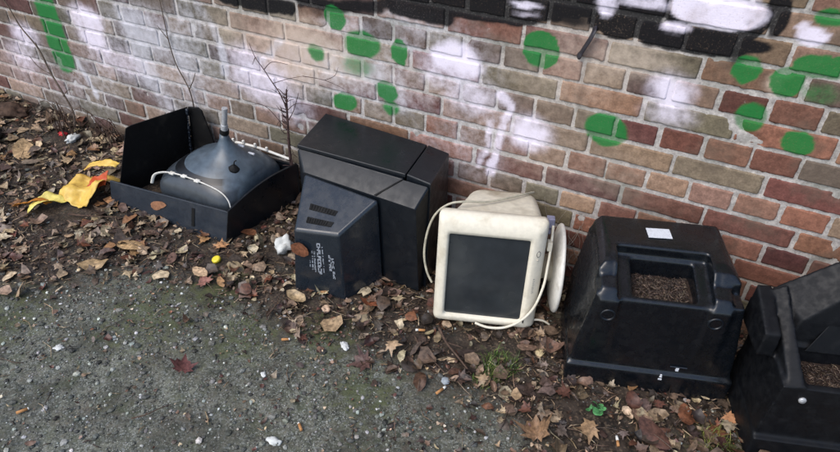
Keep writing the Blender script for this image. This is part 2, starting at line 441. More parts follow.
# ------------------------------------------------------------------ ground
EDGE = [(-60,-2.2),(-4,-2.2),(-3,-1.7),(-2.4,-1.22),(-2.05,-1.0),(-1.9,-.87),(-1.46,-.78),(-1.1,-.76),(-.73,-.72),(-.54,-.76),(-.3,-.80),(-.13,-.90),(.1,-1.0),(.4,-1.1),(1,-1.25),(60,-1.3)]
ex_, ey_ = np.array([e[0] for e in EDGE]), np.array([e[1] for e in EDGE])
def edge_y(x): return np.interp(x, ex_, ey_)
def litter(x, y):
    d = y - edge_y(x) + .10*fbm(x, y, 31, 3, 3.5)
    return .82*sm(-.10, .14, d) + .18*sm(-.75, .0, d)
def zh(x, y):
    near = sm(14, 6, np.hypot(x, y))
    l = litter(x, y)
    z = .008*fbm(x, y, 41, 3, 3) + .0035*fbm(x, y, 42, 3, 17) + (.0016+.002*l)*fbm(x, y, 43, 3, 55)
    z = z + .006*l - .008 + .03*sm(-2.5, -3.6, x)*sm(-1.0, -.15, y)
    z = z - .035*np.exp(-((x-.28)**2+(y+.42)**2)/.05)
    return z*near
def zf(x, y): return float(zh(np.array([x]), np.array([y]))[0])
def graded(a, b, step, far):
    o = [0]; s = step
    while o[-1] < far: s *= 1.35; o.append(o[-1]+s)
    o = np.array(o[1:])
    return np.concatenate([(a-o)[::-1], np.arange(a, b, step), b+o])
gx = graded(-5.2, 1.4, .014, 90); gy_ = graded(-2.1, .03, .014, 90)
X, Y = np.meshgrid(gx, gy_); Zh = zh(X, Y)
P = np.stack([X, Y, Zh], -1).reshape(-1, 3)
me = bpy.data.meshes.new('ground'); me.from_pydata(P.tolist(), [], grid_faces(len(gx), len(gy_))); me.update()
me.polygons.foreach_set('use_smooth', [True]*len(me.polygons))
L_ = litter(X, Y).ravel()
ms = np.zeros(X.shape)
for mx, my, rr in ((-1.52,-.74,.22),(-1.64,-.96,.3),(-1.25,-.9,.2),(-2.1,-1.2,.25),(-.4,-.6,.12),(.35,-.53,.15),(-1.0,-.75,.2),(-.75,-.9,.2),(-2.4,-1.3,.2)):
    ms = np.maximum(ms, np.exp(-((X-mx)**2+(Y-my)**2)/(rr*rr)))
a = me.color_attributes.new('zone', 'FLOAT_COLOR', 'POINT')
a.data.foreach_set('color', np.stack([L_, ms.ravel(), 0*L_, 0*L_+1], -1).astype(np.float32).ravel())
ground = bpy.data.objects.new('ground', me); col.objects.link(ground); tag(ground, kind='structure')
m, nt, b = mat('wet_ground')
s1 = nd(nt, 'ShaderNodeSeparateColor'); lk(nt, nd(nt, 'ShaderNodeAttribute', attribute_name='zone').outputs[0], s1.inputs[0])
n1 = noise(nt, 140, 3); n2 = noise(nt, 26, 5, .65); n3 = noise(nt, 5, 4); v1 = voro(nt, 150, out=1); v2 = voro(nt, 320, out=1)
sv = nd(nt, 'ShaderNodeSeparateColor'); lk(nt, v1, sv.inputs[0]); sv2 = nd(nt, 'ShaderNodeSeparateColor'); lk(nt, v2, sv2.inputs[0])
grav = mix(nt, ramp(nt, n2, .3, .7), lin((66,69,58)), lin((118,120,106)))
grav = mix(nt, ramp(nt, sv.outputs[0], .55, 1.0, 0, .55), grav, lin((140,144,140)))
grav = mix(nt, ramp(nt, sv.outputs[1], .6, 1.0, 0, .7), grav, lin((46,46,44)))
grav = mix(nt, ramp(nt, sv2.outputs[0], .86, .95, 0, .6), grav, lin((176,178,168)))
grav = mix(nt, ramp(nt, n3, .42, .66, 0, .6), grav, lin((50,50,40)))
grav = mix(nt, ramp(nt, noise(nt, 11, 5, .7, seed=9), .5, .68, 0, .55), grav, lin((72,78,52)))
soil = mix(nt, ramp(nt, n2, .3, .7), lin((27,22,18)), lin((66,55,45)))
soil = mix(nt, ramp(nt, sv.outputs[2], .7, 1.0, 0, .5), soil, lin((110,94,76)))
f = math_(nt, 'ADD', s1.outputs[0], math_(nt, 'MULTIPLY', math_(nt, 'SUBTRACT', n2, .5), 1.2))
f = math_(nt, 'ADD', f, math_(nt, 'MULTIPLY', math_(nt, 'SUBTRACT', noise(nt, 9, 5, .7, seed=15), .46), 1.6), True)
base = mix(nt, f, grav, soil)
mo = math_(nt, 'MULTIPLY', ramp(nt, math_(nt, 'ADD', s1.outputs[1], math_(nt, 'MULTIPLY', math_(nt, 'SUBTRACT', n2, .5), 2.6)), .55, 1.25), .55)
base = mix(nt, mo, base, mix(nt, n1, lin((48,58,26)), lin((86,98,44))))
lk(nt, base, b.inputs['Base Color']); lk(nt, ramp(nt, n2, .3, .7, .38, .75), b.inputs['Roughness']); b.inputs['Specular IOR Level'].default_value = .45
nn = bump(nt, b, n2, .5, .01); bump(nt, b, sv.outputs[0], .6, .003, nn)
me.materials.append(m)

# ------------------------------------------------------------------ materials of the things
M_black = simple('black_plastic', (16,21,27), .36, .15, 160, .42, .06, dirt=(62,60,58), dirt_amt=.10)
M_matt = simple('matt_black_board', (9,9,10), .75, .3, 60, .3, .3, dirt=(60,56,50), dirt_amt=.35)
M_grey = simple('dark_grey_plastic', (34,41,50), .42, .15, 90, .5, .08, dirt=(74,72,68), dirt_amt=.2)
M_hump = simple('sky_sheen_black_plastic', (29,36,44), .25, .12, 130, .65, .05, dirt=(80,80,78), dirt_amt=.12)  # lighter than the cabinet's black: sky reflection put into the base colour
M_vent = simple('vent_black', (10,11,12), .7, .2, 200, .3, .1)
M_beige = simple('beige_plastic', (224,217,198), .5, .05, 60, .4, .05, dirt=(160,146,116), dirt_amt=.4)
M_beige_d = simple('weathered_beige_plastic', (212,205,186), .6, .1, 30, .3, .1, dirt=(128,112,84), dirt_amt=.8)
M_white = simple('white_plastic', (216,214,206), .5, .08, 80, .4, .1, dirt=(140,130,110), dirt_amt=.4)
M_screen = simple('dark_screen_glass', (46,50,53), .2, .14, 14, .5, 0, dirt=(84,86,84), dirt_amt=.45)
M_tube = attr_mat('picture_tube_glass', .34, .2, 30, .5, .05)
M_steel = simple('dull_steel', (176,178,180), .4, .15, 90, .5, .1, metal=.35)
M_label = simple('label_white', (206,210,216), .5, .12, 150, .4, 0)
M_print = simple('worn_print', (150,156,164), .6, .25, 200, .3, 0)
M_brown = simple('bare_brown_board', (138,98,72), .75, .25, 60, .3, .3)
M_twig = simple('dead_twig_bark', (84,68,58), .85, .35, 60, .2, .4)
M_vine = simple('dry_stem', (96,84,74), .85, .35, 60, .2, .4)
M_leaf = attr_mat('leaf', .45, .45, 70, .4, .5)
M_stone = attr_mat('stone', .6, .3, 120, .4, .3)
M_grass = attr_mat('grass_blade', .5, .25, 60, .4, .2)
M_paper = simple('soggy_paper', (200,202,198), .7, .12, 60, .3, .3, dirt=(140,136,126), dirt_amt=.5)

def wparent(o, root):
    """parent a part that is modelled in world metres"""
    o.parent = root; o.matrix_parent_inverse = Matrix.LocRotScale(root.location, root.rotation_euler, None).inverted()
    return o
def rr(x0, x1, z0, z1, r, y, n=5):
    p = []
    for cx, cz, a in ((x1-r,z1-r,0),(x0+r,z1-r,90),(x0+r,z0+r,180),(x1-r,z0+r,270)):
        for k in range(n+1):
            q = R(a+90*k/n); p.append((cx+r*math.cos(q), y, cz+r*math.sin(q)))
    return p
def slab(mb, quad, t):
    """thin board: a planar polygon given real thickness along its normal"""
    q = [Vector(p) for p in quad]; n = (q[1]-q[0]).cross(q[2]-q[0]).normalized()*t
    k = len(q)
    mb.add([p for p in q]+[p+n for p in q], [tuple(range(k-1,-1,-1)), tuple(range(k,2*k))]+[(i,(i+1)%k,k+(i+1)%k,k+i) for i in range(k)])

# ------------------------------------------------------------------ broken television, lying on its face with the tube bare
A = thing('broken_television', 'broken television lying face down, its back torn off and the grey picture tube bare', 'television', (-1.98,-.24,0))
mb = MB()
fl0, fr0 = Vector((-2.335,-.499,.002)), Vector((-1.673,-.486,-.004)); fl1, fr1 = Vector((-2.337,-.473,.108)), Vector((-1.66,-.455,.150))
slab(mb, [fl0, fr0, fr1, fl1], -.010)
wparent(mb.build('front_board', M_grey, None, .003), A)
mb = MB()
top = []
r0, r1 = Vector((-1.66,-.455,.150)), Vector((-1.603,-.035,.178)); b0, b1 = Vector((-1.673,-.486,-.004)), Vector((-1.585,-.06,0))
for k in range(9):
    t = k/8; p = r0.lerp(r1, t); p.z += .026*math.sin(math.pi*t); top.append(p)
low = [b0.lerp(b1, k/8) for k in range(9)]
off = Vector((-.011,0.002,0))
vs = top+low+[p+off for p in top]+[p+off for p in low]; fs = []
for k in range(8):
    fs += [(k,k+1,9+k+1,9+k)[::-1], (18+k,18+k+1,27+k+1,27+k), (k,k+1,18+k+1,18+k), (9+k,9+k+1,27+k+1,27+k)[::-1]]
fs += [(0,9,27,18),(8,17,35,26)[::-1]]
mb.add(vs, fs)
wparent(mb.build('side_board', M_black, None, .002), A)
mb = MB(); slab(mb, [(-1.60,-.035,0),(-2.28,-.02,0),(-2.28,-.02,.13),(-1.60,-.035,.17)], .01)
wparent(mb.build('rear_board', M_black, None, .002), A)
mb = MB(); slab(mb, [(-2.325,-.47,0),(-2.30,-.345,.325),(-2.285,-.325,.335),(-2.19,-.066,.338),(-2.26,-.035,0)], .012)
slab(mb, [(-2.19,-.066,.338),(-2.135,-.058,.343),(-2.118,-.055,.33),(-2.082,-.05,.17),(-2.08,-.045,0),(-2.26,-.035,0)], .011)
wparent(mb.build('tall_side_panel', M_matt, None, .003), A)
mb = MB()                                             # torn seam with broken plastic edge
for k in range(26):
    t = (k+random.random())/26; p = Vector((-2.19,-.07,.338)).lerp(Vector((-2.255,-.045,.05)), t)
    s = .002+.004*random.random(); mb.box((p.x-s+.012,p.y-s-.012,p.z-s*1.6), (p.x+s+.012,p.y+s-.012,p.z+s*1.6))
wparent(mb.build('torn_edge', M_grey, None), A)
# picture tube
TC = Vector((-1.832,-.225,0))
rings = []; cols = []
prof = [(.03,.222,.205),(.07,.226,.21),(.11,.228,.212),(.14,.226,.21),(.165,.22,.203),(.183,.212,.193),(.197,.20,.182),(.205,.192,.174),(.2055,.1915,.1735),(.213,.186,.166),(.2235,.172,.151),(.224,.1715,.1505),(.237,.154,.134),(.25,.127,.111),(.266,.096,.085),(.284,.068,.062),(.304,.046,.044),(.325,.032,.031),(.345,.0225,.0225),(.365,.0185,.0185)]
mb = MB()
for z, hw, hd in prof:
    e = 2 + 3.0*min(1, max(0, (.23-z)/.1)) if z > .13 else 5
    ring = []
    for k in range(64):
        a = 2*math.pi*k/64; c, s = math.cos(a), math.sin(a)
        cxo = TC.x-.062*(1-float(sm(.15,.30,z))); ring.append((cxo+hw*math.copysign(abs(c)**(2/e), c), TC.y+hd*math.copysign(abs(s)**(2/e), s), z + .018*c*(.25-min(z,.25))/.25))
    rings.append(ring)
    for k in range(64):
        a = 2*math.pi*k/64; side = math.sin(a)*.8+math.cos(a)*.6           # the black coat shows on the front and left only
        fun = z > (.2238 if side < -.25 else .19 if side < .2 else .12)
        cols.append(lin((74,86,96)) if fun else lin((52,58,64)) if z < .2052 else lin((17,19,22)))
mb.loft(rings); mb.c = cols
tube = wparent(mb.build('picture_tube', M_tube, None, colors=True), A)
mb = MB(); mb.tube([TC+Vector((0,0,.352)), TC+Vector((.012,0,.41)), TC+Vector((.013,0,.415))], [.0165,.0160,.0135], 16)
mb.tube([TC+Vector((.012,0,.41)), TC+Vector((.030,0,.496))], [.0125,.0125], 16)
nk = wparent(mb.build('neck', M_steel, None, .001), A)
nk.parent = tube; nk.matrix_parent_inverse = Matrix()
tube.matrix_parent_inverse = Matrix.Translation(-A.location)
mb = MB(); mb.tube([TC+Vector((.003,0,.368)), TC+Vector((.008,0,.39))], .0205, 16)
o = mb.build('neck_collar', M_vent, tube, .002)
def strip(pts, w=.007):
    mb = MB(); mb.tube(spline(pts, 8), w, 8, .45); return mb
front_coil = [(-2.125,-.42,.13),(-2.105,-.41,.175),(-2.05,-.402,.20),(-1.97,-.400,.212),(-1.87,-.402,.214),(-1.78,-.404,.208),(-1.72,-.408,.196),(-1.685,-.415,.172),(-1.675,-.42,.14)]
o = strip(front_coil).build('white_coil_strap', M_white, tube)
for t in (.34,.43,.52):
    mb = MB(); sp = spline(front_coil, 8); p = sp[int(t*(len(sp)-1))]; mb.box((p.x-.013,p.y-.010,p.z-.004), (p.x+.013,p.y+.009,p.z+.0045))
    mb.build('buckle', M_white, o, .003)
rear_coil = [(-2.02,-.052,.195),(-1.92,-.05,.212),(-1.79,-.05,.216),(-1.70,-.052,.212),(-1.62,-.05,.205)]
o = strip(rear_coil, .006).build('white_coil_strap', M_white, tube)
for t in (.2,.33,.45,.6):
    mb = MB(); sp = spline(rear_coil, 8); p = sp[int(t*(len(sp)-1))]; mb.box((p.x-.006,p.y-.008,p.z), (p.x+.006,p.y+.002,p.z+.02))
    mb.build('clip', M_white, o, .002)
mb = MB(); c0 = TC+Vector((.085,-.06,.246))
mb.loft([[(c0.x+rr_*math.cos(2*math.pi*k/20), c0.y+rr_*math.sin(2*math.pi*k/20), c0.z+h - .28*rr_*math.cos(2*math.pi*k/20)) for k in range(20)] for rr_, h in ((.026,-.004),(.024,.005),(.014,.010),(.006,.018))])
mb.tube(spline([c0+Vector((0,0,.014)), c0+Vector((.004,.002,.034)), c0+Vector((.012,.008,.040))]), .0025)
mb.build('anode_cap', M_vent, tube)
zt = lambda d: .292-(d-.04)*.72
for dx, dy in ((.04,.05),(.085,.06)):
    mb = MB(); p = TC+Vector((dx,dy,zt(dx))); mb.box((p.x-.016,p.y-.004,p.z-.003), (p.x+.016,p.y+.004,p.z+.004))
    mb.build('white_tape', M_label, tube, .001)
# details of the front board
def on_board(u, v, off=.0):                           # u along, v up the front board
    lo = fl0.lerp(fr0, u); hi = fl1.lerp(fr1, u); n = (fr0-fl0).cross(fl1-fl0).normalized()
    return lo.lerp(hi, v) + n*off
mb = MB(); pts = []
for k in range(18):
    a = 2*math.pi*k/18; q = 1+.10*math.sin(3*a+1)+.10*random.uniform(-1,1)
    pts.append(on_board(.43+.066*q*math.cos(a), .55+.17*q*math.sin(a)*abs(math.sin(a))**.3+.10*math.cos(a), .0015))
slab(mb, pts, .0012)
wparent(mb.build('bare_patch', M_brown, None, smooth=False), A)
mb = MB(); slab(mb, [on_board(.715,.2,.001),on_board(.738,.2,.001),on_board(.738,.82,.001),on_board(.715,.82,.001)], .0015)
wparent(mb.build('slot', M_vent, None, smooth=False), A)

# ------------------------------------------------------------------ black television lying on its side, back to the viewer
B = thing('black_television', 'big black television lying on its side with vents and a white label on its back', 'television', (-1.12,-.25,0))
def bld(mb, name, m, bevel=0, parent=B, **k):
    o = mb.build(name, m, None, bevel, **k); wparent(o, B)
    if parent is not B: o.parent = parent; o.matrix_parent_inverse = Matrix()
    return o
mb = MB()
mb.hull([(-1.436,-.014,.452),(-.942,-.050,.452),(-.915,-.298,.452),(-1.384,-.298,.452),(-1.43,-.014,0),(-.94,-.05,0),(-.915,-.30,0),(-1.37,-.30,0)])
bld(mb, 'cabinet', M_black, .006)
mb = MB(); mb.hull([(-1.440,-.012,.453),(-.9355,-.046,.453),(-.9105,-.287,.453),(-1.388,-.299,.453),(-1.437,-.014,.470),(-.9365,-.048,.470),(-.9115,-.285,.470),(-1.386,-.297,.470)])
bld(mb, 'upper_panel', M_black, .004)
mb = MB(); mb.hull([(-.933,-.046,.47),(-.834,-.062,.468),(-.801,-.298,.468),(-.908,-.283,.47),(-.933,-.046,0),(-.826,-.055,0),(-.785,-.34,0),(-.905,-.30,0)])
bld(mb, 'front_bezel', M_black, .006)
mb = MB(); mb.hull([(-1.384,-.300,.455),(-.806,-.302,.455),(-1.345,-.33,.430),(-1.318,-.366,.402),(-.818,-.384,.402),(-1.32,-.36,0),(-.80,-.375,0),(-1.375,-.302,0),(-.80,-.302,0)])
sh = bld(mb, 'rear_shoulder', M_black, .007)
mb = MB(); slab(mb, [(-1.075,-.330,.4325),(-1.066,-.330,.4325),(-1.075,-.362,.406),(-1.086,-.362,.406)], -.003)
bld(mb, 'groove', M_vent, 0, sh, smooth=False); mb = MB()
slab(mb, [(-.918,-.304,.4545),(-.912,-.304,.4545),(-.985,-.378,.4045),(-.993,-.378,.4045)], -.003)
bld(mb, 'groove', M_vent, 0, sh, smooth=False)
hA, hB, hC, hD = Vector((-1.313,-.362,.400)), Vector((-.968,-.386,.398)), Vector((-1.048,-.545,.285)), Vector((-1.226,-.573,.290))
_n = (hB-hA).cross(hD-hA); hC.z = hA.z - (_n.x*(hC.x-hA.x)+_n.y*(hC.y-hA.y))/_n.z
eC, eD = Vector((-1.034,-.548,-.01)), Vector((-1.243,-.586,-.01))
mb = MB(); mb.hull([hA, hB, hC, hD, eC, eD, (-1.31,-.36,-.01), (-.955,-.38,-.01)])
hump = bld(mb, 'rear_hump', M_hump, .012, seg=4)
def on_hump(u, v, off=.0):
    n = (hB-hA).cross(hD-hA).normalized(); n = n if n.z > 0 else -n
    return hA.lerp(hB, u).lerp(hD.lerp(hC, u), v) + n*off
def on_end(u, v, off=.0):
    n = (hC-hD).cross(eD-hD).normalized(); n = n if n.y < 0 else -n
    return hD.lerp(hC, u).lerp(eD.lerp(eC, u), v) + n*off
for v0 in (.50, .74):
    mb = MB()
    slab(mb, [on_hump(.20+(v0-.5)*.1,v0,.0006),on_hump(.66+(v0-.5)*.25,v0,.0006),on_hump(.66+(v0-.5)*.25,v0+.11,.0006),on_hump(.20+(v0-.5)*.1,v0+.11,.0006)], -.0012)
    for k in range(9):
        u0 = .22+(.42)*k/9
        slab(mb, [on_hump(u0,v0+.01,.0018),on_hump(u0+.022,v0+.01,.0018),on_hump(u0+.022,v0+.10,.0018),on_hump(u0,v0+.10,.0018)], -.002)
    bld(mb, 'vent', M_vent, 0, hump, smooth=False)
mb = MB()                                             # printed label: columns of turned lettering, too worn to read
def glyph_col(u, w, v0, v1, n, dens=.8, thick=.55):
    for k in range(n):
        if random.random() > dens: continue
        a = v0+(v1-v0)*k/n; hgt = (v1-v0)/n
        for j in range(3):
            if random.random() < .72:
                uu = u + w*j/3; slab(mb, [on_end(uu,a+hgt*.12+uu*.06,.0012),on_end(uu+w*.26,a+hgt*.12+uu*.06,.0012),on_end(uu+w*.26,a+hgt*.88+uu*.06,.0012),on_end(uu,a+hgt*.88+uu*.06,.0012)], -.0012)
        if random.random() < .75: slab(mb, [on_end(u,a+hgt*.1+u*.06,.0012),on_end(u+w*.9,a+hgt*.1+u*.06,.0012),on_end(u+w*.9,a+hgt*.1+hgt*thick*.5+u*.06,.0012),on_end(u,a+hgt*.1+hgt*thick*.5+u*.06,.0012)], -.0012)
glyph_col(.74,.055,.26,.54,8,.9); glyph_col(.805,.05,.30,.62,8,.8)
bld(mb, 'lettering', M_print, 0, hump, smooth=False); mb = MB()
glyph_col(.50,.085,.12,.60,10,1)
glyph_col(.38,.03,.26,.56,16,.8,.4); glyph_col(.43,.03,.22,.58,17,.8,.4); glyph_col(.33,.02,.42,.54,6,.6,.4); glyph_col(.61,.025,.16,.56,18,.8,.4)
bld(mb, 'lettering', M_print, 0, hump, smooth=False)

# ------------------------------------------------------------------ beige tube monitor on its side
C = thing('computer_monitor', 'dirty beige tube computer monitor standing on its side with its cable looped over it', 'monitor', (-.679,-.504,.012), (R(-6.56),0,R(19.2)))
W_, H_ = .377, .457
mb = MB()
mb.loft([rr(.042,.321,.040,.384,.010,.016), rr(.038,.325,.036,.388,.012,.0), rr(.030,.338,.028,.402,.014,-.002), rr(.014,.350,.012,.425,.016,.003), rr(.004,.368,.004,.445,.018,.014), rr(0,W_,0,H_,.018,.032), rr(.001,W_-.001,.001,H_-.001,.018,.058), rr(.012,W_-.012,.012,H_-.012,.026,.062)], cap0=False)
bez = mb.build('bezel', M_beige, C)
mb = MB(); n = 14
g = [[(.038+.289*i/n, .013-.006*(1-((i/n-.5)*2)**2)*(1-((j/n-.5)*2)**2), .036+.354*j/n) for i in range(n+1)] for j in range(n+1)]
mb.add([p for r_ in g for p in r_], [(j*(n+1)+i, j*(n+1)+i+1, (j+1)*(n+1)+i+1, (j+1)*(n+1)+i) for j in range(n) for i in range(n)])
mb.build('screen', M_screen, C)
mb = MB(); mb.loft([rr(.014,.364,.014,.444,.03,.058), rr(.040,.362,.022,.444,.035,.085), rr(.060,.360,.03,.442,.04,.14), rr(.090,.352,.05,.428,.045,.27), rr(.105,.335,.07,.40,.04,.335), rr(.125,.315,.09,.37,.04,.35)])
hs = mb.build('rear_housing', M_beige_d, C)
mb = MB(); mb.loft([[(.350, .155+.06*math.cos(a), .19+.06*math.sin(a)) for a in [2*math.pi*k/24 for k in range(24)]], [(.40, .16+.045*math.cos(a), .19+.045*math.sin(a)) for a in [2*math.pi*k/24 for k in range(24)]], [(.43, .16+.06*math.cos(a), .19+.06*math.sin(a)) for a in [2*math.pi*k/24 for k in range(24)]]])
mb.build('stand_neck', M_beige_d, C)
mb = MB(); mb.loft([[(x, .165+r_*math.cos(a), .185+r_*1.03*math.sin(a)) for a in [2*math.pi*k/48 for k in range(48)]] for x, r_ in ((.424,.06),(.430,.13),(.440,.160),(.447,.166),(.454,.164),(.456,.155))])
mb.build('stand_base', M_white, C)
mb = MB(); M_ = Matrix.Translation((.353,.0045,.335)) @ Matrix.Rotation(R(25),4,'Z')
ring = [(.0075*math.cos(a), 0, .0125*math.sin(a)) for a in [2*math.pi*k/24 for k in range(24)]]
ring_i = [(x*.72,0,z*.8) for x,_,z in ring]
def rg(r_, dy): return [tuple(M_ @ Vector((x,y+dy,z))) for x,y,z in r_]
mb.loft([rg(ring,.002), rg(ring,-.0015), rg(ring_i,-.0015), rg(ring_i,.0005)], cap0=False, cap1=False)
mb.build('power_button_ring', simple('button_grey', (104,104,100), .5), bez)
mb = MB(); mb.loft([rg(ring_i,.002), rg(ring_i,-.0022)]); mb.build('power_button', M_beige, bez, .0005)
mb = MB(); mb.tube([M_ @ Vector((0,-.0005,-.024)), M_ @ Vector((0,-.003,-.024))], .0022, 10); mb.build('indicator_light', M_beige_d, bez); mb = MB()
def faint(x, z, w, h, y=.0): mb.add([tuple(M_ @ Vector((a, -.0012+y, b))) for a, b in ((x,z),(x+w,z),(x+w,z+h),(x,z+h))], [(0,1,2,3)])
for k, (a, l) in enumerate(((0,.006),(.009,.004),(.016,.005),(.024,.006),(.033,.004),(.041,.006),(.050,.005),(.058,.004))):
    faint(-.006+.0015*(k%2), -.105-a, .006, .0022); faint(-.006, -.105-a-.002, .0018, l*.8)
mb.build('lettering', simple('faint_print', (150,150,146), .6), bez)
mb = MB(); mb.box((.331,-.0035,.036),(.336,.0,.052)); mb.build('corner_badge', M_vent, bez, .001)
mb = MB(); mb.tube(spline([(.335,.30,.425),(.30,.25,.440),(.24,.19,.449),(.16,.13,.455),(.09,.09,.470),(.03,.075,.462),(-.015,.07,.42),(-.04,.065,.35),(-.048,.06,.26),(-.035,.05,.19),(-.012,.035,.15)]), .0042, 8)
mb.build('looped_cable', simple('cable_grey_cream', (176,170,150), .5), C)
mb = MB(); mb.tube(spline([(.40,.10,.40),(.398,.06,.345),(.394,.03,.27),(.388,.01,.20),(.365,-.01,.12),(.325,-.018,.06),(.27,-.02,.022),(.21,-.018,.012),(.16,-.012,.022)]), .0048, 8)
mb.build('hanging_cable', M_beige, C)
mb = MB(); mb.box((.384,.045,.325),(.402,.075,.36)); mb.build('cable_clamp', M_beige_d, C, .003)
mb = MB(); mb.box((.376,.10,.388),(.404,.13,.425)); mb.tube([(.39,.115,.388),(.39,.11,.36)], .007, 8); mb.build('plug', simple('plug_mauve', (120,120,140), .5), C, .003)
mb = MB(); mb.tube(spline([(.33,.03,.0),(.37,.04,.022),(.41,.05,.018),(.44,.055,-.002)]), .004, 8); mb.build('short_cable', M_beige, C)

# ------------------------------------------------------------------ moulded rear shells (two televisions against the wall)
def moulded(hulls, cuts, voxel=.0045, smooth=5):
    def tmp(hs, nm):
        mb = MB()
        for h in hs: mb.hull(h)
        o = bpy.data.objects.new(nm, mb.mesh(nm)); col.objects.link(o); return o
    a = tmp(hulls, 'tmp_a'); r = a.modifiers.new('r', 'REMESH'); r.mode = 'VOXEL'; r.voxel_size = voxel
    ks = []
    for c in cuts:
        k = tmp([c], 'tmp_k'); ks.append(k); bo = a.modifiers.new('b', 'BOOLEAN'); bo.object = k; bo.operation = 'DIFFERENCE'; bo.solver = 'EXACT'
    r = a.modifiers.new('r2', 'REMESH'); r.mode = 'VOXEL'; r.voxel_size = voxel
    s_ = a.modifiers.new('s', 'SMOOTH'); s_.iterations = smooth; s_.factor = .5
    bpy.context.view_layer.update()
    me = bpy.data.meshes.new_from_object(a.evaluated_get(bpy.context.evaluated_depsgraph_get()))
    for o in [a]+ks: bpy.data.objects.remove(o)
    me.polygons.foreach_set('use_smooth', [True]*len(me.polygons)); return me
def bx(x0,x1,y0,y1,z0,z1): return [(x,y,z) for x in (x0,x1) for y in (y0,y1) for z in (z0,z1)]
def shell(name, me, m, root):
    o = bpy.data.objects.new(name, me); me.name = name; col.objects.link(o); me.materials.clear(); me.materials.append(m); o.parent = root; return o
M_shell = simple('moulded_black_plastic', (11,15,20), .25, .15, 220, .6, .06, dirt=(58,58,58), dirt_amt=.10)

D = thing('black_television', 'black television seen from behind, white sticker above its debris filled handle recess', 'television', (-.164,-.541,0), (0,0,R(18)))
Wd = .556
me = moulded([
    [(.004,.016,-.05),(Wd-.004,.016,-.05),(.004,.34,-.05),(Wd-.004,.34,-.05),(.003,.014,.074),(Wd-.004,.014,.074),(.006,.33,.076),(Wd-.006,.33,.076)],
    [(.010,.026,.06),(Wd-.012,.026,.06),(.010,.35,.06),(Wd-.012,.35,.06),(.028,.034,.22),(Wd-.03,.034,.22),(.018,.36,.22),(Wd-.03,.36,.22)],
    [(.028,.034,.21),(Wd-.03,.034,.21),(.018,.36,.21),(Wd-.03,.36,.21),(.050,.038,.378),(Wd-.056,.038,.378),(.046,.37,.40),(Wd-.06,.37,.40)],
    [(.056,.030,.05),(.128,.030,.05),(.056,.12,.05),(.128,.12,.05),(.060,.026,.36),(.124,.026,.36),(.064,.05,.395),(.122,.05,.395),(.060,.12,.41),(.124,.12,.41)],
    [(.398,.030,.05),(.470,.030,.05),(.398,.12,.05),(.470,.12,.05),(.402,.026,.36),(.466,.026,.36),(.404,.05,.395),(.462,.05,.395),(.402,.12,.41),(.466,.12,.41)],
    [(.048,.10,.36),(Wd-.054,.10,.36),(.046,.372,.36),(Wd-.062,.372,.36),(.054,.112,.418),(Wd-.060,.112,.418),(.072,.130,.438),(Wd-.078,.130,.438),(.056,.374,.425),(.484,.378,.425),(.076,.372,.452),(.464,.376,.452),(.088,.17,.449),(.452,.17,.449)],
    ], [
    [(x,y,z) for x in (.116,.408) for (y,z) in ((-.02,.352),(.215,.410),(.205,.6),(-.02,.6))],
    bx(.166,.364,.058,.203,.255,.7),
    bx(.094,.102,.085,.14,.40,.7),
    bx(.424,.431,.085,.13,.405,.7),
    bx(.12,.40,.238,.2405,.4435,.7),
    ], smooth=14)
ds = shell('shell', me, M_shell, D)
for x, z in ((.098,.303),(.425,.318)):
    mb = MB(); prof = ((.034,.026),(.026,.026),(.0245,.021),(.030,.017),(.040,.014),(.042,.0))
    prof = [(.040,.026),(.0245,.0245),(.0225,.0215),(.0245,.018),(.036,.0155),(.038,.001)]
    mb.loft([[(x+r_*math.cos(2*math.pi*k/24), y, z+r_*math.sin(2*math.pi*k/24)) for k in range(24)] for y, r_ in prof], cap0=False)
    mb.build('screw_cup', M_black, D)
mb = MB(); slab(mb, [(.222,.262,.4530),(.300,.268,.4530),(.296,.318,.4545),(.218,.312,.4545)], .0012)
mb.build('sticker', M_label, D, smooth=False)
mb = MB(); mb.box((.360,.022,.090),(.370,.027,.105)); mb.build('white_tag', M_label, D, .001)
mb = MB()
for z, s in ((.052,.006),(.064,.004),(.071,.003)): mb.box((.318-s,.012,z-.003),(.318+s,.017,z+.003))
mb.build('white_scuff', M_label, ds, .001)
mb = MB(); mb.box((.340,.022,.106),(.395,.0265,.110)); mb.build('latch', M_grey, D, .001)

E = thing('black_television', 'black television in the right corner, cut off by the edge, with a silver screw', 'television', (.42,-.53,0), (0,0,R(18)))
me = moulded([
    [(.004,-.02,-.02),(.56,-.02,-.02),(.004,.28,-.02),(.56,.28,-.02),(.006,-.018,.066),(.56,-.018,.066),(.008,.28,.066),(.55,.28,.066)],
    [(.010,.0,.05),(.55,.0,.05),(.010,.28,.05),(.55,.28,.05),(.022,.0,.29),(.53,.0,.29),(.02,.28,.33),(.53,.28,.33)],
    [(-.034,.10,.30),(.014,.10,.30),(-.034,.27,.30),(.014,.27,.30),(-.032,.105,.388),(.014,.105,.388),(-.030,.27,.438),(.014,.27,.438)],
    [(.016,.26,.44),(.052,.26,.462),(.036,.0,.288),(.082,.0,.296),(.016,.26,.1),(.052,.26,.1),(.036,.0,.1),(.082,.0,.1)],
    [(.02,.28,.425),(.17,.28,.555),(.39,.28,.555),(.53,.28,.43),(.02,.15,.2),(.53,.15,.2),(.09,.17,.40),(.19,.19,.50),(.36,.19,.50),(.46,.17,.40),(.02,.28,.2),(.53,.28,.2)],
    [(.47,.0,.1),(.53,.0,.1),(.47,.26,.1),(.53,.26,.1),(.48,.0,.295),(.525,.0,.29),(.49,.26,.46),(.53,.26,.44)],
    ], [bx(.090,.465,.020,.150,.205,.7)], smooth=3)
